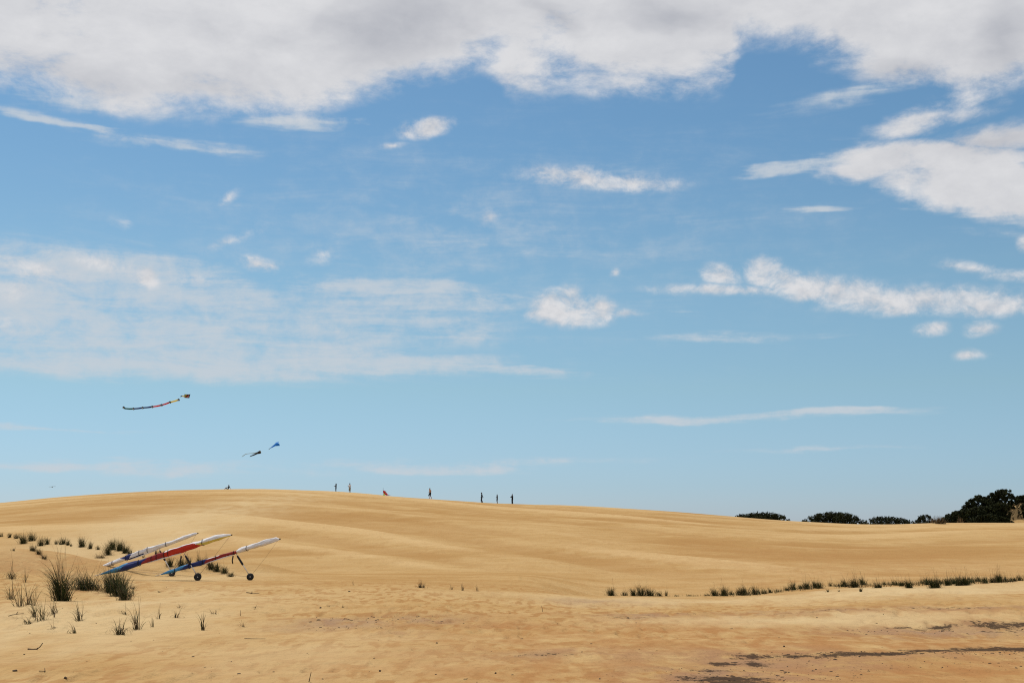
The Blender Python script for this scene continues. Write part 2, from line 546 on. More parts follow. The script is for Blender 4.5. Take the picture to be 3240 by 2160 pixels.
_gx = np.arange(-260, 261, 1.0)
_gs = np.interp(_gx, [-120, -45, -30, -10, 16, 25, 36, 70], [-.5, .25, 1.0, 1.5, 1.7, 0.2, -1.1, -.7])
_gi = np.cumsum(_gs)
def swell(x, y):
    """low ridges of drifting sand that sweep across the dune face, 0..1"""
    g = np.interp(x, _gx, _gi)
    ph = y + g + 16 * (fbm(x / 38 + 5, y / 38, 3) - 0.5)
    al = x - 0.3 * y
    a = fbm(al / 46, ph / 10.0, 2, 0.4)
    b_ = 1 - np.abs(2 * fbm(al / 60 + 31, ph / 15.0 + 8, 3, 0.42) - 1)
    c_ = fbm(al / 30 + 11, ph / 4.5 + 3, 2, 0.5)
    return np.clip(0.5 + 0.95 * (a - 0.5) + 0.85 * (b_ - 0.80) + 0.30 * (c_ - 0.5), 0, 1)

HILL = at(3175, 1640, 276)
def H(x, y, fine=True):
    x = np.asarray(x, float)
    y = np.asarray(y, float)
    yy = np.maximum(y, 1.0)
    u = np.clip(x / yy, -0.749, 0.749)
    fu = (u + 0.75) / (UG[1] - UG[0])
    fd = np.clip(yy, 0, 459.4) / 0.5
    iu, idd = fu.astype(int), fd.astype(int)
    au, ad = fu - iu, fd - idd
    z = (TAB[iu, idd] * (1 - au) + TAB[iu + 1, idd] * au) * (1 - ad) + (TAB[iu, idd + 1] * (1 - au) + TAB[iu + 1, idd + 1] * au) * ad
    z = z * sstep(0, 12, y)
    # hummocks on the left and the shrub-covered hill on the right
    z = z + bumpf(x, y, -20.5, 40.5, 8.6, 5.0, 0.50, 0.2, 1.6)
    z = z + bumpf(x, y, -26.6, 61.5, 8.2, 5.0, 1.35, -0.12, 2.6)
    z = z + bumpf(x, y, -17.4, 63.5, 2.4, 2.4, 0.40, 0.0, 1.8)
    z = z + bumpf(x, y, -14.6, 65.5, 3.4, 3.0, 0.62, -0.35, 1.8)
    # trodden level ground where the gliders are parked
    flatm = np.exp(-(((x + 14.8) / 7.6) ** 4 + ((y - 55.8) / 5.9) ** 4))
    z = z * (1 - flatm) + (-0.2) * flatm
    hb = bumpf(x, y, HILL.x + 3, HILL.y, 11.5, 10, 5.6, 0.0, 1.15) + bumpf(x, y, HILL.x + 22, HILL.y + 4, 14, 14, 3.2)
    z = z + hb + (fbm(x * 0.35, y * 0.35, 3) - 0.5) * 0.25 * hb
    if fine:
        # wind-drawn swells on the big dune
        amp = sstep(62, 95, y) * (1 - 0.75 * sstep(-22, 4, y - np.interp(u, UG, CD)))
        z = z + amp * 0.56 * (swell(x, y) - 0.5)
        # low swales and trodden dimples close by
        nearw = sstep(3, 9, y) * (1 - sstep(55, 85, y))
        z = z + nearw * (0.22 * (fbm(x / 9, y / 6, 3) - 0.5) + 0.05 * (fbm(x / 1.3, y / 1.0, 2) - 0.5))
        d = fbm(x / 0.26 + 40, y / 0.85, 2, 0.5)
        z = z - sstep(2, 6, y) * (1 - sstep(30, 48, y)) * 0.050 * sstep(0.48, 0.72, d) * sstep(0.35, 0.6, fbm(x / 5 + 9, y / 5, 2))
    return z

def hz(x, y):
    return float(H(np.array([x]), np.array([y]))[0])

_DM = np.concatenate([np.arange(9, 90, 0.1), np.arange(90, 420, 0.5)])
def ground(px, py):
    """first point of the ground that a bearing and height angle meets"""
    u, s = ray(px, py)
    d = EYE + s * _DM - H(u * _DM, _DM)
    k = np.argmax(d < 0)
    if not (d < 0).any():
        k = int(np.argmin(d))
    D = _DM[k]
    if k > 0 and d[k] < 0:
        D = _DM[k - 1] + (_DM[k] - _DM[k - 1]) * d[k - 1] / (d[k - 1] - d[k])
    return Vector((u * D, D, hz(u * D, D)))

def scale_at(p):
    return F / p.y          # pixels of the photograph per metre

# stains of dark mineral sand, grey damp sand and rust-coloured sand with the rear hummock's shaded face: (x, y, rx, ry, amount) in the picture, laid on the ground
DARK = [(2761, 2066, 130, 5, 1.0), (2673, 2070, 110, 4, .8), (2520, 2073, 130, 4, .55), (2971, 2058, 110, 5, .95), (3120, 2056, 130, 6, .9), (3230, 2052, 110, 7, 1.0), (2397, 2075, 90, 5, .75), (2286, 2099, 45, 6, .8), (2389, 2097, 45, 8, .7),
        (2297, 2149, 130, 13, .95), (2180, 2141, 60, 8, .6), (2250, 2122, 90, 8, .5), (2360, 2082, 60, 4, .6), (2880, 1983, 80, 3, .6), (2975, 1983, 50, 3, .8), (3140, 1979, 60, 5, .7), (3225, 1974, 60, 4, .8),
        (3180, 2000, 120, 6, .35), (1985, 1954, 60, 5, .45), (1720, 2069, 80, 4, .5), (1800, 2072, 60, 3, .4), (2620, 1930, 300, 2.5, .3), (3000, 1922, 200, 3, .35), (2300, 2160, 160, 12, .8), (2160, 1939, 120, 3, .25), (2560, 2150, 120, 5, .3)]
GREY = [(2980, 1998, 300, 14, .9), (2420, 2090, 300, 26, .7), (2300, 2130, 260, 30, .8), (2700, 2080, 400, 14, .5), (1070, 1970, 140, 14, .9), (1330, 1956, 120, 9, .7), (1300, 2010, 90, 10, .4), (1900, 1902, 140, 6, .7), (2050, 1945, 160, 8, .7),
        (1800, 2070, 240, 16, .5), (2100, 2080, 300, 22, .4), (2700, 1926, 420, 5, .5), (3050, 1920, 240, 5, .6), (2500, 1932, 300, 5, .4), (1780, 1898, 80, 5, .5)]
RUST_AND_SHADE = [(2500, 2070, 1050, 120, .95), (1700, 2110, 800, 60, .70), (2900, 2130, 600, 60, .95), (2800, 1800, 700, 30, .35), (2400, 2010, 420, 26, .9), (2700, 2030, 420, 22, .7), (3050, 2035, 300, 16, .9), (1640, 1978, 260, 10, .9), (2900, 1934, 400, 7, .9), (1620, 2040, 240, 40, .5), (1900, 2000, 260, 20, .5), (1350, 1985, 140, 18, .5), (2480, 1840, 110, 8, .5),
        (120, 1775, 150, 18, .6), (250, 1762, 100, 10, .6), (420, 2060, 140, 10, .35), (2100, 2030, 300, 26, .5)]  # opening pair of this row paints the rear hummock's shaded face orange
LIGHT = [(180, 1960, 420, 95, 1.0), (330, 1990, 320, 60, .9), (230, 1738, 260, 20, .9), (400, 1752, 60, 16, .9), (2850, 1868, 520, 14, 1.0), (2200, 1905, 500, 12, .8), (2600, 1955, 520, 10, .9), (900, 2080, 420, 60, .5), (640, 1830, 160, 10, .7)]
def to_ground(specs):
    out = []
    for (cx, cy, rx, ry, a) in specs:
        c = ground(cx, cy)
        far = 1.7 * F / max(20.0, (cy - ry) - 1690.0)
        nearr = 1.7 * F / max(20.0, (cy + ry) - 1690.0)
        out.append((c.x, c.y, 1.15 * rx / scale_at(c), max(0.18, 1.3 * abs(far - nearr) / 2), a))
    return out
def stain(specs, x, y):
    t = np.zeros_like(x)
    for (cx, cy, rx, ry, a) in specs:
        sel = (np.abs(x - cx) < 2.6 * rx) & (np.abs(y - cy) < 2.6 * ry + 1)
        if not sel.any():
            continue
        X, Y = x[sel], y[sel]
        Yw = Y + ry * 0.9 * (fbm(X * 1.1 + 3, Y * 0.5, 3) - 0.5) * 2
        g = a * np.exp(-(((X - cx) / rx) ** 2 + ((Yw - cy) / ry) ** 2))
        t[sel] = np.maximum(t[sel], g)
    return t

def build_ground():
    half = R(25.5)
    nfine = 900
    ang = np.concatenate([np.linspace(-half, half, nfine), np.linspace(half, 2 * math.pi - half, 64)[1:-1]])
    flatpx = np.arange(2330, 1757, -2.0)
    r1 = 1.7 * F / (flatpx - 1690.0)
    rows = np.concatenate([[0.4, 1.2, 2.5, 4, 6, 8, 9.5], r1[r1 > 10.5], np.arange(r1[-1] + .8, 300, 0.9), np.arange(302, 459, 5), np.geomspace(470, 9000, 14)])
    nr, nc = len(rows), len(ang)
    rr, aa = np.meshgrid(rows, ang, indexing='ij')
    # depth rows: inside the fan, keep constant depth so that swells stay crisp
    x = rr * np.sin(aa)
    y = rr * np.cos(aa)
    x, y = x.ravel(), y.ravel()
    z = H(x, y)
    far = sstep(455, 480, rr.ravel())
    z = z * (1 - far) + (-3.0) * far
    z = np.where(y < 0, z * 0, z)
    co = np.column_stack([x, y, z])
    co = np.vstack([co, [[0, 0, 0]]])
    i = np.arange(nr - 1)[:, None] * nc
    j = np.arange(nc)[None, :]
    j2 = (j + 1) % nc
    quads = np.stack([i + j, i + nc + j, i + nc + j2, i + j2], -1).reshape(-1, 4)
    tris = np.stack([np.full(nc, nr * nc), np.arange(nc), (np.arange(nc) + 1) % nc], -1)
    me = bpy.data.meshes.new('dunes')
    me.vertices.add(len(co))
    me.vertices.foreach_set('co', co.ravel())
    nl = quads.size + tris.size
    me.loops.add(nl)
    me.loops.foreach_set('vertex_index', np.concatenate([quads[:, ::-1].ravel(), tris.ravel()[::1]]))
    me.polygons.add(len(quads) + len(tris))
    ls = np.concatenate([np.arange(len(quads)) * 4, quads.size + np.arange(len(tris)) * 3])
    me.polygons.foreach_set('loop_start', ls)
    me.polygons.foreach_set('use_smooth', np.ones(len(ls), bool))
    me.update(calc_edges=True)
    me.validate()
    xx, yy = co[:, 0].copy(), co[:, 1].copy()
    for nm, specs in (('pale_sand', LIGHT), ('dark_sand', DARK), ('grey_sand', GREY), ('rust_and_shade', RUST_AND_SHADE)):
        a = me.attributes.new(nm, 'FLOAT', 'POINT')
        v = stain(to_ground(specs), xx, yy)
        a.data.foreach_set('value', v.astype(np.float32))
    a = me.attributes.new('dry_sand', 'FLOAT', 'POINT')
    a.data.foreach_set('value', (swell(xx, yy) * sstep(60, 90, yy) + 0.5 * (1 - sstep(60, 90, yy))).astype(np.float32))
    o = link('sand_dunes', me, M['sand'])
    tag(o, kind='structure')
    if me.polygons[10].normal.z < 0:
        me.flip_normals()
    return o

def sand_material():
    m = bpy.data.materials.new('sand')
    m.use_nodes = True
    t = m.node_tree
    n_, l_ = t.nodes, t.links
    b = n_['Principled BSDF']
    b.inputs['Roughness'].default_value = 0.95
    b.inputs['Specular IOR Level'].default_value = 0.0
    tcn = n_.new('ShaderNodeTexCoord')
    P = tcn.outputs['Object']
    def mapping(sx, sy, rot=0, loc=(0, 0, 0)):
        mp_ = n_.new('ShaderNodeMapping')
        mp_.inputs['Scale'].default_value = (sx, sy, sx)
        mp_.inputs['Rotation'].default_value = (0, 0, R(rot))
        mp_.inputs['Location'].default_value = loc
        l_.new(P, mp_.inputs[0])
        return mp_.outputs[0]
    def nz(vec, sc, det=5, ro=0.55, di=0.0):
        k = n_.new('ShaderNodeTexNoise')
        k.inputs['Scale'].default_value = sc
        k.inputs['Detail'].default_value = det
        k.inputs['Roughness'].default_value = ro
        k.inputs['Distortion'].default_value = di
        l_.new(vec, k.inputs['Vector'])
        return k.outputs[0]
    def mr(v, a, bb, c=0.0, d=1.0):
        k = n_.new('ShaderNodeMapRange')
        k.interpolation_type = 'SMOOTHSTEP'
        l_.new(v, k.inputs[0])
        for i, q in enumerate((a, bb, c, d)):
            k.inputs[i + 1].default_value = q
        return k.outputs[0]
    def mm(op, a, bb, clamp=False):
        k = n_.new('ShaderNodeMath')
        k.operation = op
        k.use_clamp = clamp
        for i, q in enumerate((a, bb)):
            if isinstance(q, (int, float)):
                k.inputs[i].default_value = q
            else:
                l_.new(q, k.inputs[i])
        return k.outputs[0]
    def mc(f, a, bb):
        k = n_.new('ShaderNodeMix')
        k.data_type = 'RGBA'
        for s, v in ((0, f), (6, a), (7, bb)):
            if isinstance(v, tuple):
                k.inputs[s].default_value = (*v, 1)
            elif isinstance(v, (int, float)):
                k.inputs[s].default_value = v
            else:
                l_.new(v, k.inputs[s])
        return k.outputs[2]
    def attr(nm):
        k = n_.new('ShaderNodeAttribute')
        k.attribute_name = nm
        return k.outputs['Fac']
    PALE, MID, OCHRE = (0.465, 0.313, 0.145), (0.400, 0.248, 0.101), (0.325, 0.176, 0.065)
    big = nz(mapping(0.020, 0.055, 6), 1.0, 5, 0.6, 0.8)          # drifts tens of metres long
    med = nz(mapping(0.30, 0.42), 1.0, 5, 0.6, 0.3)               # patches of a few metres
    small = nz(mapping(4.0, 1.25, 12), 1.0, 4, 0.55, 0.3)               # dark ochre spots mimicking trodden dimples
    grain = nz(P, 60.0, 2, 0.6)
    sep_ = n_.new('ShaderNodeSeparateXYZ')
    l_.new(P, sep_.inputs[0])
    f1 = mm('ADD', mm('MULTIPLY', big, 0.55), mm('MULTIPLY', med, 0.45))
    c = mc(mr(f1, 0.40, 0.60), MID, PALE)
    c = mc(mm('MULTIPLY', mr(big, 0.50, 0.34), 0.40), c, OCHRE)
    dry = mm('ADD', attr('dry_sand'), mm('MULTIPLY', mm('SUBTRACT', nz(mapping(0.10, 0.22, 8), 1.0, 5, 0.65, 0.8), 0.5), 0.5))
    c = mc(mm('MULTIPLY', mr(dry, 0.54, 0.80), 0.66), c, (0.545, 0.385, 0.195))
    c = mc(mm('MULTIPLY', mr(dry, 0.46, 0.22), 0.36), c, OCHRE)
    fleece = nz(mapping(1.3, 0.45), 1.0, 5, 0.7)
    c = mc(mm('MULTIPLY', mr(fleece, 0.50, 0.70), 0.30), c, OCHRE)
    c = mc(mm('MULTIPLY', mm('MULTIPLY', mr(small, 0.47, 0.61), mr(sep_.outputs[1], 72.0, 38.0, 0.12, 1.0)), mm('MULTIPLY', 0.85, mr(nz(mapping(0.11, 0.16, 0, (7, 2, 0)), 1.0, 3, 0.5), 0.36, 0.56, 0.40, 1.0))), c, (0.330, 0.172, 0.064))
    tiny = nz(mapping(13.0, 4.0), 1.0, 3, 0.65)
    c = mc(mm('MULTIPLY', mr(tiny, 0.55, 0.72), 0.30), c, OCHRE)
    c = mc(mm('MULTIPLY', mr(grain, 0.45, 0.75), 0.22), c, (0.27, 0.17, 0.09))
    edge = nz(mapping(1.5, 0.8), 1.0, 6, 0.65, 0.4)
    speck = nz(mapping(9.0, 3.6), 1.0, 6, 0.75)
    rust = mm('MULTIPLY', attr('rust_and_shade'), mr(edge, 0.30, 0.62))
    c = mc(mm('MULTIPLY', rust, 0.9), c, (0.325, 0.155, 0.060))
    grey = mm('MULTIPLY', attr('grey_sand'), mr(edge, 0.28, 0.60))
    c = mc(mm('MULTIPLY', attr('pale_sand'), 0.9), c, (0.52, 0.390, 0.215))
    c = mc(mm('MULTIPLY', grey, 0.85), c, (0.285, 0.186, 0.125))
    fleck = mm('MULTIPLY', mm('MULTIPLY', attr('grey_sand'), 0.9), mr(speck, 0.60, 0.68))
    c = mc(mm('MULTIPLY', fleck, 0.8), c, (0.085, 0.06, 0.05))
    c = mc(mm('MULTIPLY', mr(mm('MULTIPLY', attr('dark_sand'), mr(edge, 0.25, 0.6, 0.35, 1.0)), 0.02, 0.9), 0.46), c, (0.145, 0.093, 0.064))
    dk = mr(mm('ADD', attr('dark_sand'), mm('MULTIPLY', mm('SUBTRACT', speck, 0.5), 2.6)), 0.34, 0.62)
    dk = mm('MULTIPLY', dk, mr(attr('dark_sand'), 0.04, 0.25))
    c = mc(mm('MULTIPLY', dk, 0.86), c, (0.042, 0.029, 0.022))
    l_.new(c, b.inputs['Base Color'])
    hgt = mm('ADD', mm('MULTIPLY', nz(mapping(4.5, 1.8), 1.0, 5, 0.6), 0.07), mm('MULTIPLY', nz(mapping(0.5, 0.8), 1.0, 6, 0.6), 0.22))
    bp = n_.new('ShaderNodeBump')
    bp.inputs['Strength'].default_value = 0.85
    bp.inputs['Distance'].default_value = 1.0
    l_.new(hgt, bp.inputs['Height'])
    l_.new(bp.outputs[0], b.inputs['Normal'])
    return m

M['sand'] = sand_material()
build_ground()

# ------------------------------------------------------------------ grass
def blade_mesh(base, az, phi0, phi1, length, width, tint, nseg=5, rg=None):
    """many curved tapering blades as one mesh (arrays, one row per blade)"""
    n = len(length)
    pos = np.zeros((n, nseg + 1, 3))
    p = base.copy()
    pos[:, 0] = p
    h = np.column_stack([np.cos(az), np.sin(az), np.zeros(n)])
    for k in range(nseg):
        s = (k + 0.5) / nseg
        ph = phi0 + (phi1 - phi0) * s ** 1.4
        st = (length / nseg)[:, None]
        p = p + st * (h * np.sin(ph)[:, None] + np.array([0, 0, 1]) * np.cos(ph)[:, None])
        pos[:, k + 1] = p
    side = np.column_stack([-np.sin(az), np.cos(az), np.zeros(n)])
    rg = rg or np.random.default_rng(1)
    tw = rg.uniform(-0.9, 0.9, n)
    side = side * np.cos(tw)[:, None] + h * np.sin(tw)[:, None]
    tap = np.array([0.8, 1.0, 0.9, 0.7, 0.45, 0.12] if nseg == 5 else np.linspace(1, 0.3, nseg + 1))
    wv = width[:, None, None] * tap[None, :, None] * side[:, None, :] * 0.5
    v = np.stack([pos - wv, pos + wv], 2).reshape(-1, 3)
    b0 = (np.arange(n) * (nseg + 1) * 2)[:, None]
    k = (np.arange(nseg) * 2)[None, :]
    q = np.stack([b0 + k, b0 + k + 1, b0 + k + 3, b0 + k + 2], -1).reshape(-1, 4)
    t = np.repeat(tint, (nseg + 1) * 2, axis=0)
    return v, q, t

def mesh_np(v, q, tint=None, smooth=False):
    me = bpy.data.meshes.new('mesh')
    me.vertices.add(len(v))
    me.vertices.foreach_set('co', np.ascontiguousarray(v, float).ravel())
    me.loops.add(q.size)
    me.loops.foreach_set('vertex_index', np.ascontiguousarray(q).ravel())
    me.polygons.add(len(q))
    me.polygons.foreach_set('loop_start', np.arange(len(q)) * q.shape[1])
    if smooth:
        me.polygons.foreach_set('use_smooth', np.ones(len(q), bool))
    me.update(calc_edges=True)
    if tint is not None:
        a = me.attributes.new('tint', 'FLOAT_COLOR', 'POINT')
        a.data.foreach_set('color', np.column_stack([tint, np.ones(len(tint))]).astype(np.float32).ravel())
    return me

GREEN = [(0.030, 0.040, 0.014), (0.044, 0.056, 0.018), (0.018, 0.026, 0.010), (0.070, 0.072, 0.026)]
BROWN = [(0.10, 0.070, 0.036), (0.145, 0.10, 0.055), (0.065, 0.045, 0.026), (0.20, 0.15, 0.085)]
def tints(rg, n, dry):
    g = np.array(GREEN)[rg.integers(0, len(GREEN), n)]
    b = np.array(BROWN)[rg.integers(0, len(BROWN), n)]
    m = (rg.random(n) < dry)[:, None]
    return np.where(m, b, g) * rg.uniform(0.7, 1.25, (n, 1))

def tuft(label, group, px, py, hpx, wpx, n, stalks=0, dry=0.15, lean=0.25, seed=0, stalk_h=1.6, droop=1.0, name='grass_tuft', bw=1.0, root=0.24):
    rg = np.random.default_rng(1000 + seed)
    c = ground(px, py)
    s = scale_at(c)
    h, wd = hpx / s, wpx / s
    rad = max(0.03, wd * root)
    ang = rg.uniform(0, 2 * math.pi, n)
    q_ = np.minimum(np.abs(rg.normal(0, 0.62, n)), 1.6)
    sub = rg.normal(0, 0.45, (6, 2))[rg.integers(0, 6, n)]       # shoots stand in bunches
    rr_ = rad * q_
    bx, by = c.x + rr_ * np.cos(ang) + rad * sub[:, 0] * .8, c.y + rr_ * np.sin(ang) + rad * sub[:, 1] * .6
    bz = H(bx, by) - 0.015
    base = np.column_stack([bx - c.x, by - c.y, bz - c.z])
    az = np.arctan2(by - c.y, bx - c.x) + rg.normal(0, 0.7, n)
    blown = rg.random(n) < 0.15 + lean
    az = np.where(blown, math.pi + rg.normal(0, 0.8, n), az)
    ln = h * rg.uniform(0.5, 1.2, n) * (1.08 - 0.22 * q_)
    spread = min(1.2, 0.35 + 0.5 * wd / max(h, 0.05))
    p0 = np.abs(rg.normal(0, 0.16, n)) + 0.28 * spread * q_ * rg.random(n)
    p1 = p0 + rg.uniform(0.15, 1.5, n) * spread * droop
    skirt = rg.random(n) < 0.20
    p0 = np.where(skirt, rg.uniform(.5, 1.2, n), p0)
    p1 = np.where(skirt, p0 + rg.uniform(.1, .8, n), p1)
    ln = np.where(skirt, ln * rg.uniform(.35, .7, n), ln)
    wdt = rg.uniform(0.007, 0.014, n) * bw * (1 + 0.25 * max(0, (c.y - 40) / 20))
    v, q, t = blade_mesh(base, az, p0, p1, ln, wdt, tints(rg, n, dry), 5, rg)
    root_o = empty(name, c)
    tag(link('blades', mesh_np(v, q, t), M['blade'], root_o), kind='stuff')
    if stalks:
        m = stalks
        ang = rg.uniform(0, 2 * math.pi, m)
        rr_ = rad * 0.8 * np.sqrt(rg.random(m))
        bx, by = c.x + rr_ * np.cos(ang), c.y + rr_ * np.sin(ang)
        base = np.column_stack([bx - c.x, by - c.y, H(bx, by) - c.z - 0.01])
        az = np.where(rg.random(m) < 0.75, math.pi + rg.normal(0, 0.7, m), rg.uniform(0, 6.28, m))
        ln = h * stalk_h * rg.uniform(0.75, 1.1, m)
        p0 = np.abs(rg.normal(0, 0.10, m))
        p1 = p0 + rg.uniform(0.05, 0.55, m)
        ti = np.array(BROWN)[rg.integers(0, 3, m)] * rg.uniform(0.8, 1.3, (m, 1))
        v, q, t = blade_mesh(base, az, p0, p1, ln, rg.uniform(0.006, 0.009, m) * bw * (1 + 0.2 * max(0, (c.y - 40) / 20)), ti, 4, rg)
        tag(link('seed_stalks', mesh_np(v, q, t), M['blade'], root_o), kind='stuff')
    tag(root_o, label, 'grass', group)
    return root_o

# foreground clumps on the left hummock
FG = 'grass on the near hummock'
fg = [
    ('tall dark green grass clump with long stalks, biggest and leftmost of the dense ones', 197, 1900, 126, 140, 330, 14, .10, .42, 1.4, 1.15, 1.2),
    ('bushy olive green grass clump under the tail of the white folded glider', 285, 1866, 66, 105, 330, 6, .22, .3, 1.5, 1.35, 1.1),
    ('dense dark grass clump just below the blue tail tip of the folded glider', 352, 1874, 76, 60, 300, 5, .10, .22, 1.4, 1.1, 1.1),
    ('dark curling grass clump right of the clump under the blue glider tail', 380, 1886, 80, 66, 300, 4, .12, .15, 1.3, 1.25, 1.1),
    ('drooping grass clump at the right end of the dark foreground row', 399, 1898, 52, 52, 150, 3, .25, .1, 1.3, 1.3, 1.1),
    ('low dry brown grass remnant just right of the dark foreground row', 420, 1862, 17, 36, 40, 2, .95, .0, 1.3, 1.4, 1.0),
    ('thin arching grass tuft at the left edge of the photo, highest on the hummock', 39, 1830, 44, 66, 60, 3, .35, .4, 1.5, 1.3, 1.0),
    ('sparse upright grass sprig between the left edge tuft and the tall clump', 80, 1840, 36, 26, 16, 3, .5, .3, 1.3, .9, 1.0),
    ('loose grass tuft at the left edge below the arching one', 34, 1895, 66, 62, 34, 3, .45, .3, 1.2, 1.1, 1.0),
    ('leggy grass tuft left of the tall clump with bent blades', 64, 1917, 66, 58, 40, 3, .45, .25, 1.2, 1.2, 1.0),
    ('thin upright grass tuft closest to the left foot of the tall clump', 88, 1912, 72, 44, 34, 2, .4, .2, 1.2, 1.1, 1.0),
    ('small stiff grass sprig at the left foot of the tall clump', 106, 1915, 48, 30, 18, 1, .45, .1, 1.1, .9, 1.0),
    ('short green grass tuft below the leggy left tufts, nearest the left edge', 109, 1950, 50, 50, 34, 1, .35, .25, 1.1, 1.2, 1.0),
    ('spreading grass tuft in the middle of the loose lower left group', 132, 1960, 62, 72, 46, 2, .4, .25, 1.1, 1.2, 1.0),
    ('small grass tuft directly below the tall clump', 170, 1938, 46, 60, 30, 1, .4, .3, 1.2, 1.2, 1.0),
    ('short dark grass stub at the lower left with blades bent left', 92, 1974, 38, 58, 26, 0, .3, .6, 1.0, 1.5, 1.0),
    ('weak sprawling grass sprig below the loose lower left group', 168, 1990, 28, 56, 14, 1, .6, .4, 1.3, 1.6, 1.0),
    ('feathery grass tuft standing alone below and right of the tall clump', 253, 1963, 56, 52, 46, 1, .35, .35, 1.1, 1.1, 1.0),
    ('flattened grass tuft lowest in the left group, lying over the sand', 238, 2002, 32, 62, 26, 0, .45, .35, 1.0, 1.7, 1.0),
    ('broad low grass tuft, widest of the lower foreground tufts', 376, 2007, 50, 92, 64, 1, .3, .3, 1.1, 1.5, 1.0),
    ('taller wispy grass tuft just right of the broad low one', 435, 1990, 66, 62, 48, 4, .5, .1, 1.3, 1.1, 1.0),
    ('sprawling grass sprig above the wispy tuft, blades arched to the left', 394, 1942, 32, 60, 20, 2, .4, .5, 1.3, 1.6, 1.0),
    ('small v-shaped grass sprig right of the sprawling one', 502, 1957, 36, 32, 16, 1, .4, .1, 1.2, .9, 1.0),
    ('low curly grass sprig, upper right of the foreground sprigs', 560, 1953, 30, 46, 22, 1, .45, .2, 1.2, 1.4, 1.0),
    ('tiny two-bladed grass sprig right of the taller wispy tuft', 483, 1982, 32, 26, 9, 1, .4, .1, 1.1, .9, 1.0),
    ('lone slanting grass sprig, rightmost green one in the foreground', 640, 1993, 46, 34, 20, 2, .5, .4, 1.0, .7, 1.0),
    ('flattened dead grass wisp lying right of the curly sprig', 676, 1941, 18, 66, 20, 0, .95, .4, 1.0, 1.7, 1.0),
    ('faint dry grass sprig furthest right in the left foreground', 767, 1982, 24, 36, 12, 1, .8, .4, 1.0, 1.2, 1.0),
    ('faint dry grass sprig on the sand below the right glider', 567, 1922, 16, 26, 12, 1, .9, .2, 1.2, 1.2, 1.0),
    ('small dead grass star on the flat sand below the gliders', 506, 1873, 14, 30, 14, 0, 1.0, .1, 1.0, 1.5, 1.0),
]
for i, (lab, x, y, hp, wp, n, st, dr, ln, sh, dp, bw) in enumerate(fg):
    dense = n > 100
    tuft(lab, FG, x, y, hp * (1 if dense else 1.2), wp * (1.25 if i in (1, 2, 3) else 1.15), int(n * (1.35 if dense and i else 1.0 if dense else 0.8)), st, min(1, dr + .10), ln, 10 + i, sh, dp * (1.1 if dense else 1.6), bw=bw * 1.1, root=0.13 if i == 0 else 0.30 if dense else 0.16)

# row on the rear hummock, left
ORD = ['first', 'second', 'third', 'fourth', 'fifth', 'sixth', 'seventh', 'eighth', 'ninth', 'tenth', 'eleventh', 'twelfth', 'thirteenth', 'fourteenth', 'fifteenth', 'sixteenth', 'seventeenth', 'eighteenth', 'nineteenth', 'twentieth']
def ordinal(k):
    if k < 20:
        return ORD[k]
    tens = ['twenty', 'thirty', 'forty', 'fifty', 'sixty', 'seventy', 'eighty'][(k + 1) // 10 - 2]
    r_ = (k + 1) % 10
    return (tens[:-1] + 'ieth') if r_ == 0 else tens + '-' + ORD[r_ - 1]
rear = [(4, 1697, 13, 14, 50), (29, 1700, 16, 16, 60), (51, 1703, 17, 17, 70), (75, 1719, 30, 30, 190), (99, 1711, 27, 26, 150), (128, 1726, 26, 24, 130), (150, 1721, 22, 20, 100), (177, 1721, 15, 12, 50),
        (191, 1722, 15, 10, 50), (201, 1721, 23, 14, 90), (215, 1724, 18, 14, 70), (227, 1727, 11, 12, 40), (258, 1730, 28, 24, 170), (288, 1735, 22, 16, 110), (311, 1738, 14, 16, 60), (338, 1755, 38, 30, 160), (357, 1738, 32, 26, 170), (377, 1742, 32, 28, 190), (396, 1749, 26, 26, 160), (414, 1757, 20, 24, 120)]
for i, (x, y, hp, wp, n) in enumerate(rear):
    tuft('%s dark grass tuft from the left along the rear hummock above the gliders' % ordinal(i), 'grass row on the rear hummock', x, y, hp * 1.1, wp * 1.4, int(n * 1.2), 3 if hp > 20 else 1, .22, .1, 100 + i, 1.55, .7)
tuft('dark brown grass clump below the left end of the rear hummock row', 'grass on the rear hummock face', 108, 1741, 22, 34, 110, 2, .45, .1, 130, 1.3, .9)
tuft('long dark clump, dead grass plus a shadow streak modelled as blades, on the rear hummock face at left', 'grass on the rear hummock face', 122, 1752, 20, 22, 110, 0, .7, -.1, 131, 1.3, .9)  # dark blades model the shadow streak along with dead grass
tuft('lowest clump at the foot of the shadow streak modelled as withered blades, left', 'grass on the rear hummock face', 138, 1766, 16, 26, 110, 0, .75, -.1, 132, 1.3, 1.0)  # lower end of the shadow streak, also built from dark blades
tuft('sparse pale grass wisp on the rear hummock near the left edge', 'grass on the rear hummock face', 41, 1741, 14, 22, 22, 1, .6, .2, 133, 1.5, 1.0)
tuft('brown dead brushy clump left of the white glider tail', 'grass on the rear hummock face', 318, 1765, 18, 52, 130, 0, .85, .2, 134, 1.2, 1.3)
tuft('small dark tuft showing between the two left gliders', 'grass behind the gliders', 454, 1764, 14, 12, 30, 0, .4, .0, 135, 1.2, .8)
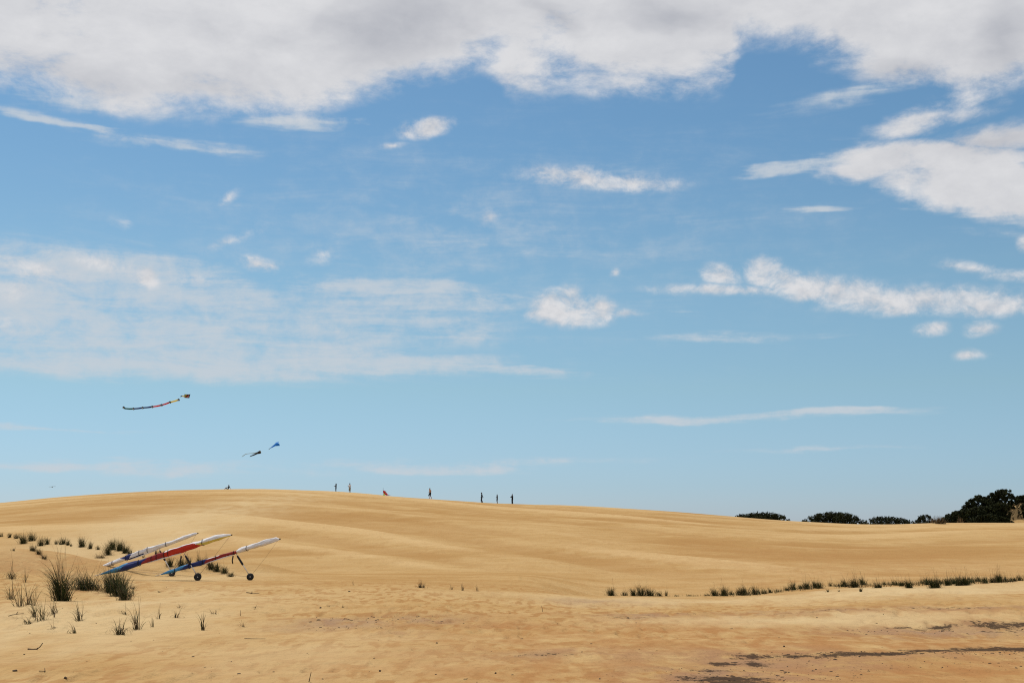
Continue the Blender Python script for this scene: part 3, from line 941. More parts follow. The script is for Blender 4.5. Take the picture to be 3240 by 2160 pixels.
mid = [('dark grass tuft behind the wheel of the white and blue glider', 539, 1790, 28, 28, 150, 3), ('dark grass tuft behind the downtube of the red and yellow glider', 572, 1795, 30, 26, 160, 4), ('wispy stalk-heavy grass tuft just right of the middle glider downtube', 596, 1786, 24, 26, 70, 9),
       ('wispy stalk-heavy grass tuft above the navy part of the right glider', 627, 1780, 22, 28, 60, 10), ('stalky grass tuft above the red part of the right glider', 654, 1780, 20, 24, 60, 8), ('dark tuft at the upper end of the slanting row under the right glider', 668, 1799, 26, 26, 160, 2),
       ('second dark tuft down the slanting row under the right glider', 687, 1807, 26, 28, 180, 2), ('third dark tuft down the slanting row under the right glider', 708, 1815, 23, 28, 160, 1), ('lowest tuft of the slanting row, nearest the right glider wheel', 729, 1824, 16, 24, 100, 0), ('small dark tuft behind the strap of the white and blue glider', 498, 1757, 16, 14, 40, 4)]
for i, (lab, x, y, hp, wp, n, st) in enumerate(mid):
    tuft(lab, 'grass behind the gliders', x, y, hp * 1.1, wp * 1.4, int(n * 1.2), st, .25, .05, 140 + i, 1.9, .75)

# row along the low lip on the right
lip = [(1932, 1883, 27, 34, 170, 2), (1978, 1883, 20, 24, 80, 2), (2008, 1884, 26, 24, 120, 3), (2029, 1884, 34, 26, 130, 7), (2059, 1884, 28, 32, 170, 3), (2085, 1884, 18, 20, 70, 1), (2109, 1884, 17, 12, 40, 1), (2139, 1885, 7, 34, 40, 0), (2178, 1885, 8, 24, 30, 0), (2199, 1885, 7, 26, 30, 0),
       (2237, 1884, 11, 24, 50, 0), (2260, 1884, 25, 28, 140, 2), (2291, 1884, 30, 30, 190, 2), (2315, 1881, 14, 24, 60, 1), (2338, 1882, 22, 28, 120, 0), (2360, 1882, 30, 34, 200, 1), (2390, 1880, 28, 24, 150, 0), (2417, 1878, 19, 28, 100, 1), (2437, 1875, 16, 18, 60, 1), (2466, 1871, 10, 26, 50, 1),
       (2489, 1867, 14, 22, 70, 1), (2508, 1865, 26, 20, 130, 3), (2534, 1861, 15, 20, 80, 1), (2551, 1862, 27, 28, 170, 4), (2578, 1859, 22, 18, 90, 3), (2592, 1860, 25, 38, 180, 4), (2627, 1853, 15, 24, 60, 4), (2650, 1854, 14, 22, 60, 2), (2675, 1855, 24, 30, 160, 4), (2707, 1857, 30, 38, 220, 9),
       (2731, 1849, 25, 24, 120, 5), (2778, 1859, 21, 26, 140, 9), (2800, 1849, 13, 16, 40, 4), (2829, 1849, 16, 22, 60, 6), (2841, 1851, 17, 20, 80, 5), (2856, 1853, 20, 24, 110, 6), (2876, 1859, 25, 30, 190, 5), (2921, 1845, 16, 22, 70, 6), (2937, 1849, 24, 30, 160, 4), (2954, 1859, 32, 44, 280, 6),
       (2978, 1845, 16, 20, 70, 4), (3000, 1851, 26, 24, 150, 6), (3017, 1847, 24, 24, 140, 3), (3035, 1851, 30, 34, 220, 6), (3058, 1850, 28, 30, 200, 7), (3074, 1841, 16, 20, 80, 6), (3095, 1838, 18, 28, 90, 8), (3118, 1844, 20, 18, 100, 4), (3144, 1842, 21, 28, 150, 8), (3163, 1841, 28, 32, 210, 7),
       (3186, 1840, 18, 28, 130, 5), (3208, 1838, 15, 26, 110, 5), (3228, 1836, 19, 24, 110, 6)]
for i, (x, y, hp, wp, n, st) in enumerate(lip):
    tuft('%s grass tuft from the left along the low sand lip on the right' % ordinal(i), 'grass row along the low sand lip', x, y, hp * 1.12, wp * 1.5, int(n * 1.2), st, .18, .3, 200 + i, 1.9, 1.1)
for i, (lab, x, y, hp, wp, n) in enumerate([('leftmost of three tiny tufts on bare sand in front of the right grass row', 2620, 1872, 13, 20, 34), ('faint middle one of three tiny tufts in front of the right grass row', 2656, 1870, 9, 12, 20), ('dark upright tiny tuft, rightmost of three in front of the grass row', 2724, 1871, 16, 12, 50)]):
    tuft(lab, 'tiny tufts before the lip', x, y, hp, wp, n, 0, .4, .1, 270 + i)
def lip_growth():
    rg = np.random.default_rng(77)
    B, n = [], 0
    for px in np.arange(2225, 3260, 1.6):
        dens = vnoise(np.array([px / 38.0]), np.array([3.3]))[0]
        if rg.random() > sstep(.12, .6, dens) * (.75 if px < 2540 else 1.0):
            continue
        py = np.interp(px, [2225, 2400, 2540, 2700, 2900, 3100, 3240], [1884, 1878, 1862, 1853, 1848, 1841, 1837]) + rg.uniform(-3, 5)
        B.append(ground(px, py))
    B = np.array([[b.x, b.y, b.z - .01] for b in B])
    k = 5
    base = np.repeat(B, k, axis=0) + np.column_stack([rg.normal(0, .07, len(B) * k), rg.normal(0, .10, len(B) * k), np.zeros(len(B) * k)])
    n = len(base)
    az = np.where(rg.random(n) < .5, math.pi + rg.normal(0, .8, n), rg.uniform(0, 6.28, n))
    p0 = np.abs(rg.normal(0, .3, n))
    v, q, t = blade_mesh(base, az, p0, p0 + rg.uniform(.2, 1.4, n), rg.uniform(.10, .30, n), rg.uniform(.008, .014, n), tints(rg, n, .3), 5, rg)
    o = link('low_grass', mesh_np(v, q, t), M['blade'])
    tag(o, 'sparse short grass filling the gaps of the grass row on the right', 'grass', kind='stuff')
lip_growth()
# dry remnants in the middle
for i, (lab, x, y, hp, wp, n, st, dr) in enumerate([('round dry grey-brown grass tuft alone in the middle of the sand', 1334, 1859, 17, 44, 80, 14, .95), ('thin dry stalk cluster second right of the round dry tuft', 1464, 1867, 16, 14, 22, 8, 1.0), ('pale dry stalks furthest right of the round dry tuft', 1510, 1869, 16, 14, 12, 6, 1.0),
        ('faint dry stalks just right of the round dry tuft', 1428, 1863, 12, 20, 12, 4, 1.0), ('two faint dry stalks left of the round dry tuft', 1119, 1850, 12, 12, 3, 4, 1.0), ('small dry wisp on the sand below the faint dry stalks', 1040, 1917, 7, 24, 14, 1, 1.0), ('small dry wisp with one upright blade right of its neighbour', 1087, 1921, 9, 18, 12, 2, 1.0)]):
    tuft(lab, 'dry grass remnants', x, y, hp, wp, n, st, dr, .0, 290 + i, 1.7, .6)

# ------------------------------------------------------------------ twigs and litter
def twig(label, px, py, strokes, r=0.007):
    """strokes: polylines in picture pixels from the twig's foot (x right, y up)"""
    c = ground(px, py)
    s = scale_at(c)
    rg = random.Random(int(px * 7 + py))
    bm = bmesh.new()
    for st in strokes:
        pts = [(a / s, rg.uniform(-.04, .04), max(0.004, b / s)) for a, b in st]
        add_tube(bm, pts, [r * (1 - 0.5 * i / max(1, len(pts) - 1)) for i in range(len(pts))], 6)
    o = link('twig', bm_mesh(bm), M['wood'])
    o.location = c
    tag(o, label, 'twig', 'twigs lying on the sand')
twig('forked dark twig lying on the near sand at lower left', 112, 2054, [[(-25, 2), (-8, 1), (4, 2), (12, 8), (22, 20)], [(4, 2), (9, 6)]], .011)
twig('three-armed dark twig on the flat sand below the right glider', 800, 1877, [[(-20, 4), (-8, 2), (0, 0), (10, 1), (20, 0)], [(-2, 1), (-3, 7)]], .014)
twig('thin upright stick beside the faint dry sprig at left', 760, 1947, [[(0, 0), (1, 10), (2, 18)]], .006)
twig('small forked twig upright below the three-armed twig', 806, 1926, [[(0, 0), (2, 6), (6, 12)], [(2, 6), (-5, 7)]], .007)
twig('thin stick rising from the bottom edge of the photo', 976, 2157, [[(0, 0), (5, 18), (9, 32)]], .006)
twig('curved twig lying across the grey sand patch', 1105, 1962, [[(-16, 6), (-4, 5), (4, 1), (12, -2)]], .008)
twig('short upright stick standing alone on the sand right of centre', 1716, 1934, [[(0, 0), (0, 9), (-3, 18)]], .007)
twig('straight thin twig lying flat under the lone slanting sprig', 815, 2020, [[(-40, 2), (-10, 1), (24, 0)]], .005)
twig('broken short twig near the bottom left corner', 143, 2125, [[(-16, 4), (-4, 2), (0, 0)], [(0, 0), (-4, 12)]], .006)
twig('short dark stem stub under the small tuft below the tall clump', 173, 1951, [[(0, 0), (0, 9), (3, 20)]], .014)
twig('crooked dark twig lying at the far left below the leggy tufts', 40, 1948, [[(-12, 0), (0, 4), (14, 6), (34, 9)], [(10, 6), (16, 14)]], .009)

def lump(label, px, py, wpx, hpx, name='clod'):
    c = ground(px, py)
    s = scale_at(c)
    rg = random.Random(int(px + py * 3))
    bm = bmesh.new()
    bmesh.ops.create_icosphere(bm, subdivisions=2, radius=1.0)
    for v in bm.verts:
        k = 1 + rg.uniform(-.28, .28)
        v.co = Vector((v.co.x * wpx / s / 2 * k, v.co.y * wpx / s / 2 * k * .8, v.co.z * hpx / s / 2 * k + hpx / s * .3))
    o = link(name, bm_mesh(bm), M['litter'])
    o.location = c
    tag(o, label, 'clod', 'dark clods on the sand')
lump('dark flat clod of debris in the bottom left corner', 48, 2122, 16, 6)
lump('dark pointed clod right of the bottom left corner one', 207, 2146, 11, 7)
lump('small black clod left of the two dry wisps', 1014, 1923, 7, 5)
lump('small black clod at the bottom, left of centre', 1202, 2123, 7, 6)
lump('round black pebble at the bottom, centre right', 1568, 2130, 6, 6)
lump('small dark clod in the middle foreground', 1382, 2034, 7, 4)
lump('round black pebble on the rust-coloured sand at right', 2481, 2045, 6, 5)
lump('small dark clod below the faint dry stalks', 1105, 1871, 7, 4)
lump('dark clod on the grey patch near its left end', 1008, 1961, 12, 4)

def scatter_litter():
    rg = np.random.default_rng(5)
    V, Q = [], []
    zones = [(0, 1790, 900, 2160, 80), (900, 1900, 1800, 2160, 70), (1800, 1930, 3240, 2160, 110), (2300, 2070, 3240, 2110, 110), (2100, 2100, 2750, 2160, 150), (960, 1950, 1260, 1985, 150), (1240, 1945, 1430, 1965, 70), (2680, 1975, 3240, 1992, 110), (2480, 2056, 3240, 2072, 170)]
    off = 0
    cube = np.array([[-1, -1, -1], [1, -1, -1], [1, 1, -1], [-1, 1, -1], [-.6, -.5, 1], [.6, -.6, 1], [.5, .6, 1], [-.6, .5, 1]], float)
    fc = np.array([[0, 3, 2, 1], [4, 5, 6, 7], [0, 1, 5, 4], [1, 2, 6, 5], [2, 3, 7, 6], [3, 0, 4, 7]])
    for (x0, y0, x1, y1, n) in zones:
        for _ in range(n):
            px, py = rg.uniform(x0, x1), rg.uniform(y0, y1)
            u, s = ray(px, py)
            D = min(70.0, -EYE / s)
            x, y = u * D * 1.0, D
            sz = 0.003 + 0.009 * rg.random() ** 4
            el = rg.uniform(1, 3.6)
            a = rg.uniform(0, math.pi)
            v = cube * np.array([sz * el, sz, sz * 0.55]) * rg.uniform(.7, 1.3, (8, 3))
            v = np.column_stack([v[:, 0] * math.cos(a) - v[:, 1] * math.sin(a), v[:, 0] * math.sin(a) + v[:, 1] * math.cos(a), v[:, 2]])
            V.append(v + np.array([x, y, hz(x, y) + sz * .3]))
            Q.append(fc + off)
            off += 8
    o = link('plant_litter', mesh_np(np.vstack(V), np.vstack(Q)), M['litter'])
    tag(o, 'tiny dark bits of plant litter scattered over the near sand', 'litter', kind='stuff')
scatter_litter()

# ------------------------------------------------------------------ shrubs behind the crest
SHRUB_TINT = [(0.017, 0.021, 0.009), (0.026, 0.031, 0.011), (0.011, 0.014, 0.007), (0.042, 0.046, 0.017)]
def shrub(label, outline, D, depth, n, seed, group='shrubs beyond the dune crest', foot=None, leaf=0.20, name='shrub', cat='shrub', dry=0.0):
    """outline: top edge of the crown as picture points; the crown is filled with lobes from the ground up to that edge"""
    rg = np.random.default_rng(3000 + seed)
    n = int(n * 2.2)
    outline = [(px, py - (1.0 if 'hill' in label else 4.0) * (0 < i < len(outline) - 1)) for i, (px, py) in enumerate(outline)]
    xs = [p[0] for p in outline]
    cxp = sum(xs) / len(xs)
    tops = [at(px, py, D) for px, py in outline]
    X = np.array([t.x for t in tops])
    Z = np.array([t.z for t in tops])
    x0, x1 = X.min(), X.max()
    cx = (x0 + x1) / 2
    cz = hz(cx, D)
    root = empty(name, (cx, D, cz))
    # lobes
    wd = x1 - x0
    nl = max(6, int(wd * 2.2))
    lobes = []
    for k in range(nl):
        lx = x0 + wd * (k + rg.uniform(.1, .9)) / nl
        top = np.interp(lx, X, Z)
        g = hz(lx, D)
        hh = max(0.5, top - g)
        yy = D + rg.uniform(-.5, .5) * depth
        edge = min(1, 1.8 * min(lx - x0, x1 - lx) / wd + 0.25)
        r_ = min(hh * .5, rg.uniform(.42, 1.05) * max(.55, 0.16 * wd ** .7)) * edge
        lobes.append((lx, yy, top - r_ * rg.uniform(.75, 1.05), r_ * 1.2, r_))
        lobes.append((lx + rg.uniform(-.6, .6) * r_, D + rg.uniform(-.5, .5) * depth, top - r_ * rg.uniform(1.1, 1.5), r_ * 1.2, r_))
        zc = top - r_ * 2.0
        while zc > g + 0.2:
            lobes.append((lx + rg.uniform(-.5, .5) * r_, D + rg.uniform(-.6, .6) * depth, zc, r_ * 1.25, r_ * 1.05))
            zc -= r_ * 1.1
    wts = np.array([l[3] ** 2 for l in lobes])
    pick = rg.choice(len(lobes), n, p=wts / wts.sum())
    lb = np.array(lobes)[pick]
    d = rg.normal(0, 1, (n, 3))
    d /= np.linalg.norm(d, axis=1)[:, None]
    rad = rg.random(n) ** 0.30 * rg.choice([1.0, 1.0, 1.12], n)
    c = np.column_stack([lb[:, 0] + d[:, 0] * lb[:, 3] * rad, lb[:, 1] + d[:, 1] * lb[:, 3] * rad, lb[:, 2] + d[:, 2] * lb[:, 4] * rad])
    gz = H(c[:, 0], c[:, 1])
    keep = c[:, 2] > gz + 0.03
    c, d = c[keep], d[keep]
    n = len(c)
    # leaf sprays: small random quads
    a = rg.normal(0, 1, (n, 3)); a /= np.linalg.norm(a, axis=1)[:, None]
    b = np.cross(a, rg.normal(0, 1, (n, 3))); b /= np.linalg.norm(b, axis=1)[:, None]
    sz = leaf * rg.uniform(.5, 1.3, (n, 1))
    v = np.stack([c - a * sz, c - b * sz * .45, c + a * sz, c + b * sz * .45], 1).reshape(-1, 3) - np.array([cx, D, cz])
    q = np.arange(n * 4).reshape(-1, 4)
    lobe_t = rg.uniform(.65, 1.35, len(lobes))[pick][keep]
    t = np.array(SHRUB_TINT)[rg.integers(0, 4, n)] * rg.uniform(.7, 1.3, (n, 1)) * lobe_t[:, None]
    if dry:
        m = (rg.random(n) < dry)[:, None]
        t = np.where(m, np.array([0.15, 0.085, 0.045]) * rg.uniform(.6, 1.3, (n, 1)), t)
    tag(link('crown', mesh_np(v, q, np.repeat(t, 4, axis=0)), M['leaf'], root), kind='stuff')
    # stems
    bm = bmesh.new()
    for k in range(0, len(lobes), max(1, len(lobes) // 4)):
        lx, ly, lz, r1, _ = lobes[k]
        bx = lx + rg.uniform(-.4, .4)
        g = hz(bx, ly) - 0.1
        if lz - g < 0.3:
            continue
        p0, p2 = Vector((bx - cx, ly - D, g - cz)), Vector((lx - cx, ly - D, lz - cz))
        p1 = p0.lerp(p2, .5) + Vector((rg.uniform(-.2, .2), rg.uniform(-.2, .2), 0))
        tag(link('stem', tube_mesh([p0, p1, p2], [.09, .06, .025], 6), M['bark'], root))
    bm.free()
    tag(root, label, cat, group)
    return root

shrub('low dark thicket leftmost behind the dune crest, rising out of the slope', [(2318, 1636), (2345, 1630), (2375, 1627), (2410, 1624), (2440, 1626), (2462, 1629), (2484, 1637), (2500, 1649)], 276, 4.0, 5200, 1)
shrub('wide rounded dark thicket, second from left behind the crest', [(2528, 1652), (2550, 1644), (2580, 1629), (2605, 1625), (2632, 1623), (2660, 1624), (2688, 1627), (2715, 1642), (2748, 1655)], 278, 5.0, 7500, 2)
shrub('low dark thicket in the dip, third from left behind the crest', [(2744, 1650), (2762, 1639), (2790, 1637), (2815, 1636), (2845, 1641), (2872, 1648), (2902, 1653)], 282, 4.0, 4600, 3)
shrub('small round-crowned dark tree just left of the shrub-covered hill', [(2892, 1655), (2903, 1638), (2915, 1630), (2928, 1627), (2942, 1632), (2950, 1642), (2962, 1652)], 277, 1.8, 1500, 4, name='tree', cat='tree')
HG = 'shrubs on the sand hill'
shrub('dark shrub at the low left foot of the sand hill', [(2984, 1654), (2995, 1632), (3015, 1620), (3035, 1614), (3055, 1612), (3072, 1620)], 264, 2.6, 3400, 5, HG)
shrub('big dark shrub covering the left shoulder of the sand hill', [(3040, 1610), (3055, 1596), (3075, 1576), (3092, 1567), (3110, 1567), (3128, 1578), (3140, 1590)], 267, 3.0, 5600, 6, HG)
shrub('tallest dark shrub crowning the sand hill', [(3115, 1572), (3135, 1562), (3155, 1552), (3172, 1547), (3185, 1549), (3200, 1560), (3215, 1574)], 270, 3.0, 5600, 7, HG)
shrub('dark shrub below the crown of the hill, right of its middle', [(3120, 1608), (3140, 1594), (3160, 1588), (3178, 1592), (3192, 1604), (3200, 1622)], 263, 2.4, 3600, 8, HG)
shrub('smallest dark shrub trailing left at the foot of the sand hill', [(2960, 1657), (2974, 1647), (2986, 1637), (2998, 1632), (3012, 1632)], 263, 1.6, 1100, 15, HG)
shrub('low dark shrub at the front foot of the sand hill', [(3060, 1645), (3095, 1632), (3125, 1626), (3160, 1632), (3190, 1640), (3205, 1650)], 260, 1.6, 3200, 9, HG)
shrub('dark shrub filling the middle left of the hill face', [(3030, 1630), (3055, 1612), (3090, 1602), (3120, 1600), (3145, 1610), (3160, 1630)], 263, 2.0, 4200, 10, HG)
shrub('shrub cut by the right edge of the photo near the hilltop', [(3205, 1574), (3222, 1568), (3240, 1567), (3262, 1570), (3280, 1584)], 272, 2.0, 1700, 11, HG)
shrub('shrub cut by the right edge of the photo halfway up the hill', [(3222, 1604), (3234, 1594), (3250, 1592), (3268, 1600), (3276, 1612)], 266, 1.4, 1100, 12, HG)
tuft('reddish brown dry grass clump at the left foot of the shrub-covered hill', 'dry grass on the sand hill', 2972, 1656, 20, 58, 300, 30, 1.0, .1, 320, 1.3, .6, bw=2.6)
for i, (x, y, lab) in enumerate([(2955, 1652, 'thin dry grass between the small round tree and the hill'), (3040, 1650, 'pale dry grass on the sand under the left hill shrubs')]):
    tuft(lab, 'dry grass on the sand hill', x, y, 16, 30, 70, 10, 1.0, .1, 330 + i, 1.4, .6, bw=2.2)

# ------------------------------------------------------------------ folded hang gliders
def glider(label, tail_px, nose_px, apex_px, wheel_px, wheel_r_px, prof, panels, seed, straps, pads=True):
    rg = np.random.default_rng(seed)
    foot = ground(wheel_px[0], wheel_px[1] + wheel_r_px)
    D = foot.y
    s = F / D
    root = empty('hang_glider', foot)
    O = Vector(foot)
    wr = wheel_r_px / s * .94
    tail = at(*tail_px, D + 0.9)
    nose = at(*nose_px, D - 0.4)
    axis = nose - tail
    Ln = axis.length
    d, sd_, up = frame_of(axis)          # sd_ horizontal, up in the vertical plane
    if up.z < 0:
        up, sd_ = -up, -sd_
    nt_, ns = 96, 20
    V = np.zeros((nt_ + 1, ns, 3))
    pts_t = [p[0] for p in prof]
    sag = rg.normal(0, 1, 4)
    for i in range(nt_ + 1):
        t = i / nt_
        r_ = np.interp(t, pts_t, [p[1] for p in prof]) / s / 2 * .95
        off = np.interp(t, pts_t, [p[2] for p in prof]) / s
        ctr = tail + axis * t + up * off
        for k in range(ns):
            a = 2 * math.pi * k / ns
            fold = 1 + .10 * math.sin(3 * a + 9 * t + sag[0]) + .07 * math.sin(5 * a - 23 * t + sag[1]) + .07 * math.sin(7 * a + 41 * t) + .05 * math.sin(37 * t + sag[2]) + .06 * math.sin(71 * t + 2 * a + sag[3])
            q = ctr + sd_ * (math.cos(a) * r_ * fold * .85) + up * (math.sin(a) * r_ * fold)
            V[i, k] = q - O
    flatv = V.reshape(-1, 3)
    cls = {}
    for i in range(nt_):
        t = (i + .5) / nt_
        for k in range(ns):
            a = 2 * math.pi * (k + .5) / ns
            nm = panels(t, math.sin(a), math.cos(a))
            cls.setdefault(nm, []).append((i * ns + k, i * ns + (k + 1) % ns, (i + 1) * ns + (k + 1) % ns, (i + 1) * ns + k))
    for nm, fs in cls.items():
        if nm == cls and 0: pass
        idx = sorted({v for f in fs for v in f})
        mp_ = {v: j for j, v in enumerate(idx)}
        o = link('sail_panel', pymesh(flatv[idx], [tuple(mp_[v] for v in f) for f in fs], True), M[nm], root)
        o['label'] = nm.replace('_cloth', '').replace('_', ' ').replace('cyan', 'light blue').replace('blue', 'blue') + ' part of the rolled sail'
    def part(name, pts, rad, mat, seg=8, parent=root):
        base = O
        return link(name, tube_mesh([Vector(p) - base for p in pts], rad, seg), mat, parent)
    part('keel_tube', [tail - d * 0.28, tail + d * 0.25], [.016, .02], M['alu'])
    part('nose_tube', [nose - d * .3, nose + d * .06], [.03, .022], M['black_cloth'])
    for t in straps:
        r_ = np.interp(t, pts_t, [p[1] for p in prof]) / s / 2
        off = np.interp(t, pts_t, [p[2] for p in prof]) / s
        ctr = tail + axis * t + up * off
        ring = [ctr + sd_ * (math.cos(a) * r_ * 1.0) + up * (math.sin(a) * r_ * 1.12) + d * .02 * math.sin(2 * a) for a in np.linspace(0, 2 * math.pi, 17)]
        part('tie_strap', ring, .012, M['black_cloth'], 6)
    apex = at(*apex_px, D)
    hub = at(*wheel_px, D)
    half = 0.20
    vw = Vector((hub.x, hub.y, 0)).normalized()      # axle runs nearly along the line of sight
    vw = (vw + Vector((0.015, 0, 0))).normalized()
    a1, a2 = hub - vw * half, hub + vw * half
    for e in (a1, a2):
        e.z = hz(e.x, e.y) + wr * .97
    part('base_bar', [a1 - vw * .05, a2 + vw * .05], .016, M['alu'])
    for e in (a1, a2):
        dt = part('downtube', [apex + up * .02, e], .017, M['alu'])
        dd = e - apex
        part('grip_pad', [apex + dd * .06, apex + dd * .12, apex + dd * .44, apex + dd * .48], [.03, .042, .046, .025], M['black_cloth'], 8, dt)
        # wheel
        bm = bmesh.new()
        ww = .075
        sec = [(-ww, .03), (-ww, wr * .55), (-ww * .9, wr * .84), (-ww * .45, wr * .98), (0, wr), (ww * .45, wr * .98), (ww * .9, wr * .84), (ww, wr * .55), (ww, .03)]
        add_tube(bm, [e - O + vw * x for x, _ in sec], [r_ for _, r_ in sec], 24)
        wh = link('wheel', bm_mesh(bm), M['rubber'], root)
        bm = bmesh.new()
        add_tube(bm, [e - O - vw * (ww + .012), e - O + vw * (ww + .012)], .022, 12)
        link('wheel_hub', bm_mesh(bm), M['alu'], wh)
        part('nose_wire', [nose - d * .03, (nose + e) / 2 - Vector((0, 0, .02)), e], .0035, M['wire'], 5)
        part('rear_wire', [tail + axis * .12, e], .0030, M['wire'], 5)
    ap2 = apex - d * .16 - up * .02
    part('hang_strap', [ap2, ap2 + Vector((-.03, 0, -.2)), ap2 + Vector((.0, 0, -.34))], [.03, .028, .02], M['black_cloth'])
    under = []
    for t in np.linspace(.36, .62, 6):
        r_ = np.interp(t, pts_t, [p[1] for p in prof]) / s / 2
        under.append(tail + axis * t + up * (np.interp(t, pts_t, [p[2] for p in prof]) / s - r_ * 1.12) - Vector((0, r_ * .3, 0)))
    part('leading_edge_tube', under, [.012, .022, .024, .024, .022, .010], M['white_cloth'])
    tag(root, label, 'hang glider', 'folded hang gliders')
    return root

def pan1(t, sn, cs):
    if t < .31 - .03 * sn: return 'white_cloth'
    if t < .375 + .02 * sn: return 'blue_cloth'
    if t < .50 and sn < -.55: return 'blue_cloth'
    return 'white_cloth'
def pan2(t, sn, cs):
    if t < .17 + .05 * sn: return 'cyan_cloth'
    if t < .34 + .03 * sn: return 'blue_cloth'
    if t < .50: return 'dark_red_cloth'
    if sn > .62: return 'white_cloth'
    if t < .745 - .04 * sn: return 'red_cloth'
    return 'yellow_cloth' if sn < (-.12 - (t - .745) * .8) else 'white_cloth'
def pan3(t, sn, cs):
    if t < .19 + .04 * sn: return 'cyan_cloth'
    if t < .385 + .02 * sn: return 'blue_cloth'
    if t < .645: return 'dark_red_cloth' if (sn < .7 or t > .5) else 'white_cloth'
    return 'white_cloth'
glider('folded white hang glider with a navy band, furthest left of three', (291, 1804), (624, 1687), (503, 1737), (544, 1811), 10.8,
       [(0, 3, 0), (.06, 11, 0), (.25, 13, 1), (.38, 16, 1), (.55, 17, 2), (.68, 13, 1), (.74, 12, 0), (.9, 12, 1), (.985, 9, 1), (1, 4, 0)], pan1, 1, [.1, .2, .33, .46, .54, .71])
glider('folded hang glider with light blue tail, red middle and yellow nose part', (317, 1816), (731, 1692), (584, 1753), (625.6, 1823), 12.3,
       [(0, 3, 0), (.05, 8, 0), (.17, 22, -1), (.26, 19, -1), (.36, 15, 0), (.45, 17, 1), (.55, 20, 2), (.68, 22, 3), (.76, 17, 3), (.88, 19, 5), (.95, 14, 3), (1, 5, 0)], pan2, 2, [.3, .4, .44, .5, .53, .79])
glider('folded hang glider with white front half, red and navy rear, rightmost of three', (510, 1816), (884, 1705), (748, 1753), (791.7, 1823), 11.8,
       [(0, 3, 0), (.05, 9, 0), (.2, 13, 0), (.33, 15, -1), (.42, 12, 0), (.55, 11, 1), (.645, 10, 0), (.66, 14, 1), (.75, 15, 2), (.92, 17, 2), (.98, 13, 2), (1, 5, 0)], pan3, 3, [.12, .24, .36, .47, .62, .73])

# ------------------------------------------------------------------ kites and the bird
def poly_solid(name, pts, thick, mat, parent, nrm):
    """a panel with a little body: polygon in world space extruded along nrm"""
    n = len(pts)
    o_ = parent.location
    v = [Vector(p) - o_ - nrm * thick / 2 for p in pts] + [Vector(p) - o_ + nrm * thick / 2 for p in pts]
    f = [tuple(range(n))[::-1], tuple(range(n, 2 * n))] + [(i, (i + 1) % n, n + (i + 1) % n, n + i) for i in range(n)]
    return link(name, pymesh(v, f), mat, parent)

# square kite with printed bands
KD = 205.0
k = empty('kite', at(591, 1253, KD)); tag(k, 'small square black, yellow and pink kite high in the sky', 'kite', 'kites in the air')
NV = Vector((0.25, -1, 0.1)).normalized()
def kp(x, y, dd=0.0): return at(x, y, KD + dd)
poly_solid('sail', [kp(583, 1247), kp(602, 1247.5), kp(599, 1259), kp(584, 1258)], .03, M['black_cloth'], k, NV)
poly_solid('yellow_band', [kp(584.5, 1248.2), kp(592, 1248.5), kp(585.5, 1256.5), kp(584.5, 1256)], .05, M['kite_yellow'], k, NV)
poly_solid('red_band', [kp(588.5, 1256), kp(596, 1249), kp(598, 1249.3), kp(590, 1257.5)], .05, M['kite_red'], k, NV)
poly_solid('pink_band', [kp(591, 1257), kp(597.5, 1250.5), kp(597.5, 1255.5), kp(593, 1257.8)], .06, M['kite_pink'], k, NV)
poly_solid('wing_tip', [kp(599, 1247.3), kp(603, 1246.4), kp(600.5, 1249)], .03, M['black_cloth'], k, NV)
link('tail', tube_mesh([kp(584, 1255) - k.location, kp(581, 1253) - k.location, kp(577, 1252.5) - k.location], [.08, .10, .06], 8), M['kite_yellow'], k)
link('tail_tip', tube_mesh([kp(577, 1252.5) - k.location, kp(573, 1253.2) - k.location, kp(570, 1254.6) - k.location], [.07, .09, .03], 8), M['black_cloth'], k)
# line of spinning tubes
seg_pts = [(565, 1264.5), (537.5, 1272.3), (511, 1281.3), (481.5, 1286.5), (451, 1289.7), (422, 1292.8), (397, 1292), (391, 1288.8)]
seg_mat = ['kite_yellow', 'kite_red', 'kite_red', 'kite_navy', 'kite_navy', 'kite_green', 'kite_green']
k = empty('tube_windsock', at(480, 1286, KD)); tag(k, 'long string of yellow, red, blue and green tubes trailing left of the square kite', 'windsock')
for i in range(7):
    a, b = at(*seg_pts[i], KD), at(*seg_pts[i + 1], KD)
    m = a.lerp(b, .5) - Vector((0, 0, .03))
    link('tube_segment', tube_mesh([a - k.location, m - k.location, b - k.location], [.13, .12, .11], 10), M[seg_mat[i]], k)
for i in range(8):
    if i == 6: continue
    p = at(*seg_pts[i], KD) - k.location
    bm = bmesh.new()
    add_tube(bm, [p + Vector((.16, 0, .03)), p + Vector((.05, 0, .0)), p - Vector((.14, 0, .0))], [.12, .22, .12], 10)
    ring = link('collar', bm_mesh(bm), M['black_cloth'], k)
    bm = bmesh.new()
    add_tube(bm, [p + Vector((-.05, -.12, -.12)), p + Vector((.08, -.14, -.08))], [.06, .07], 8)
    link('white_cuff', bm_mesh(bm), M['white_cloth'], ring)
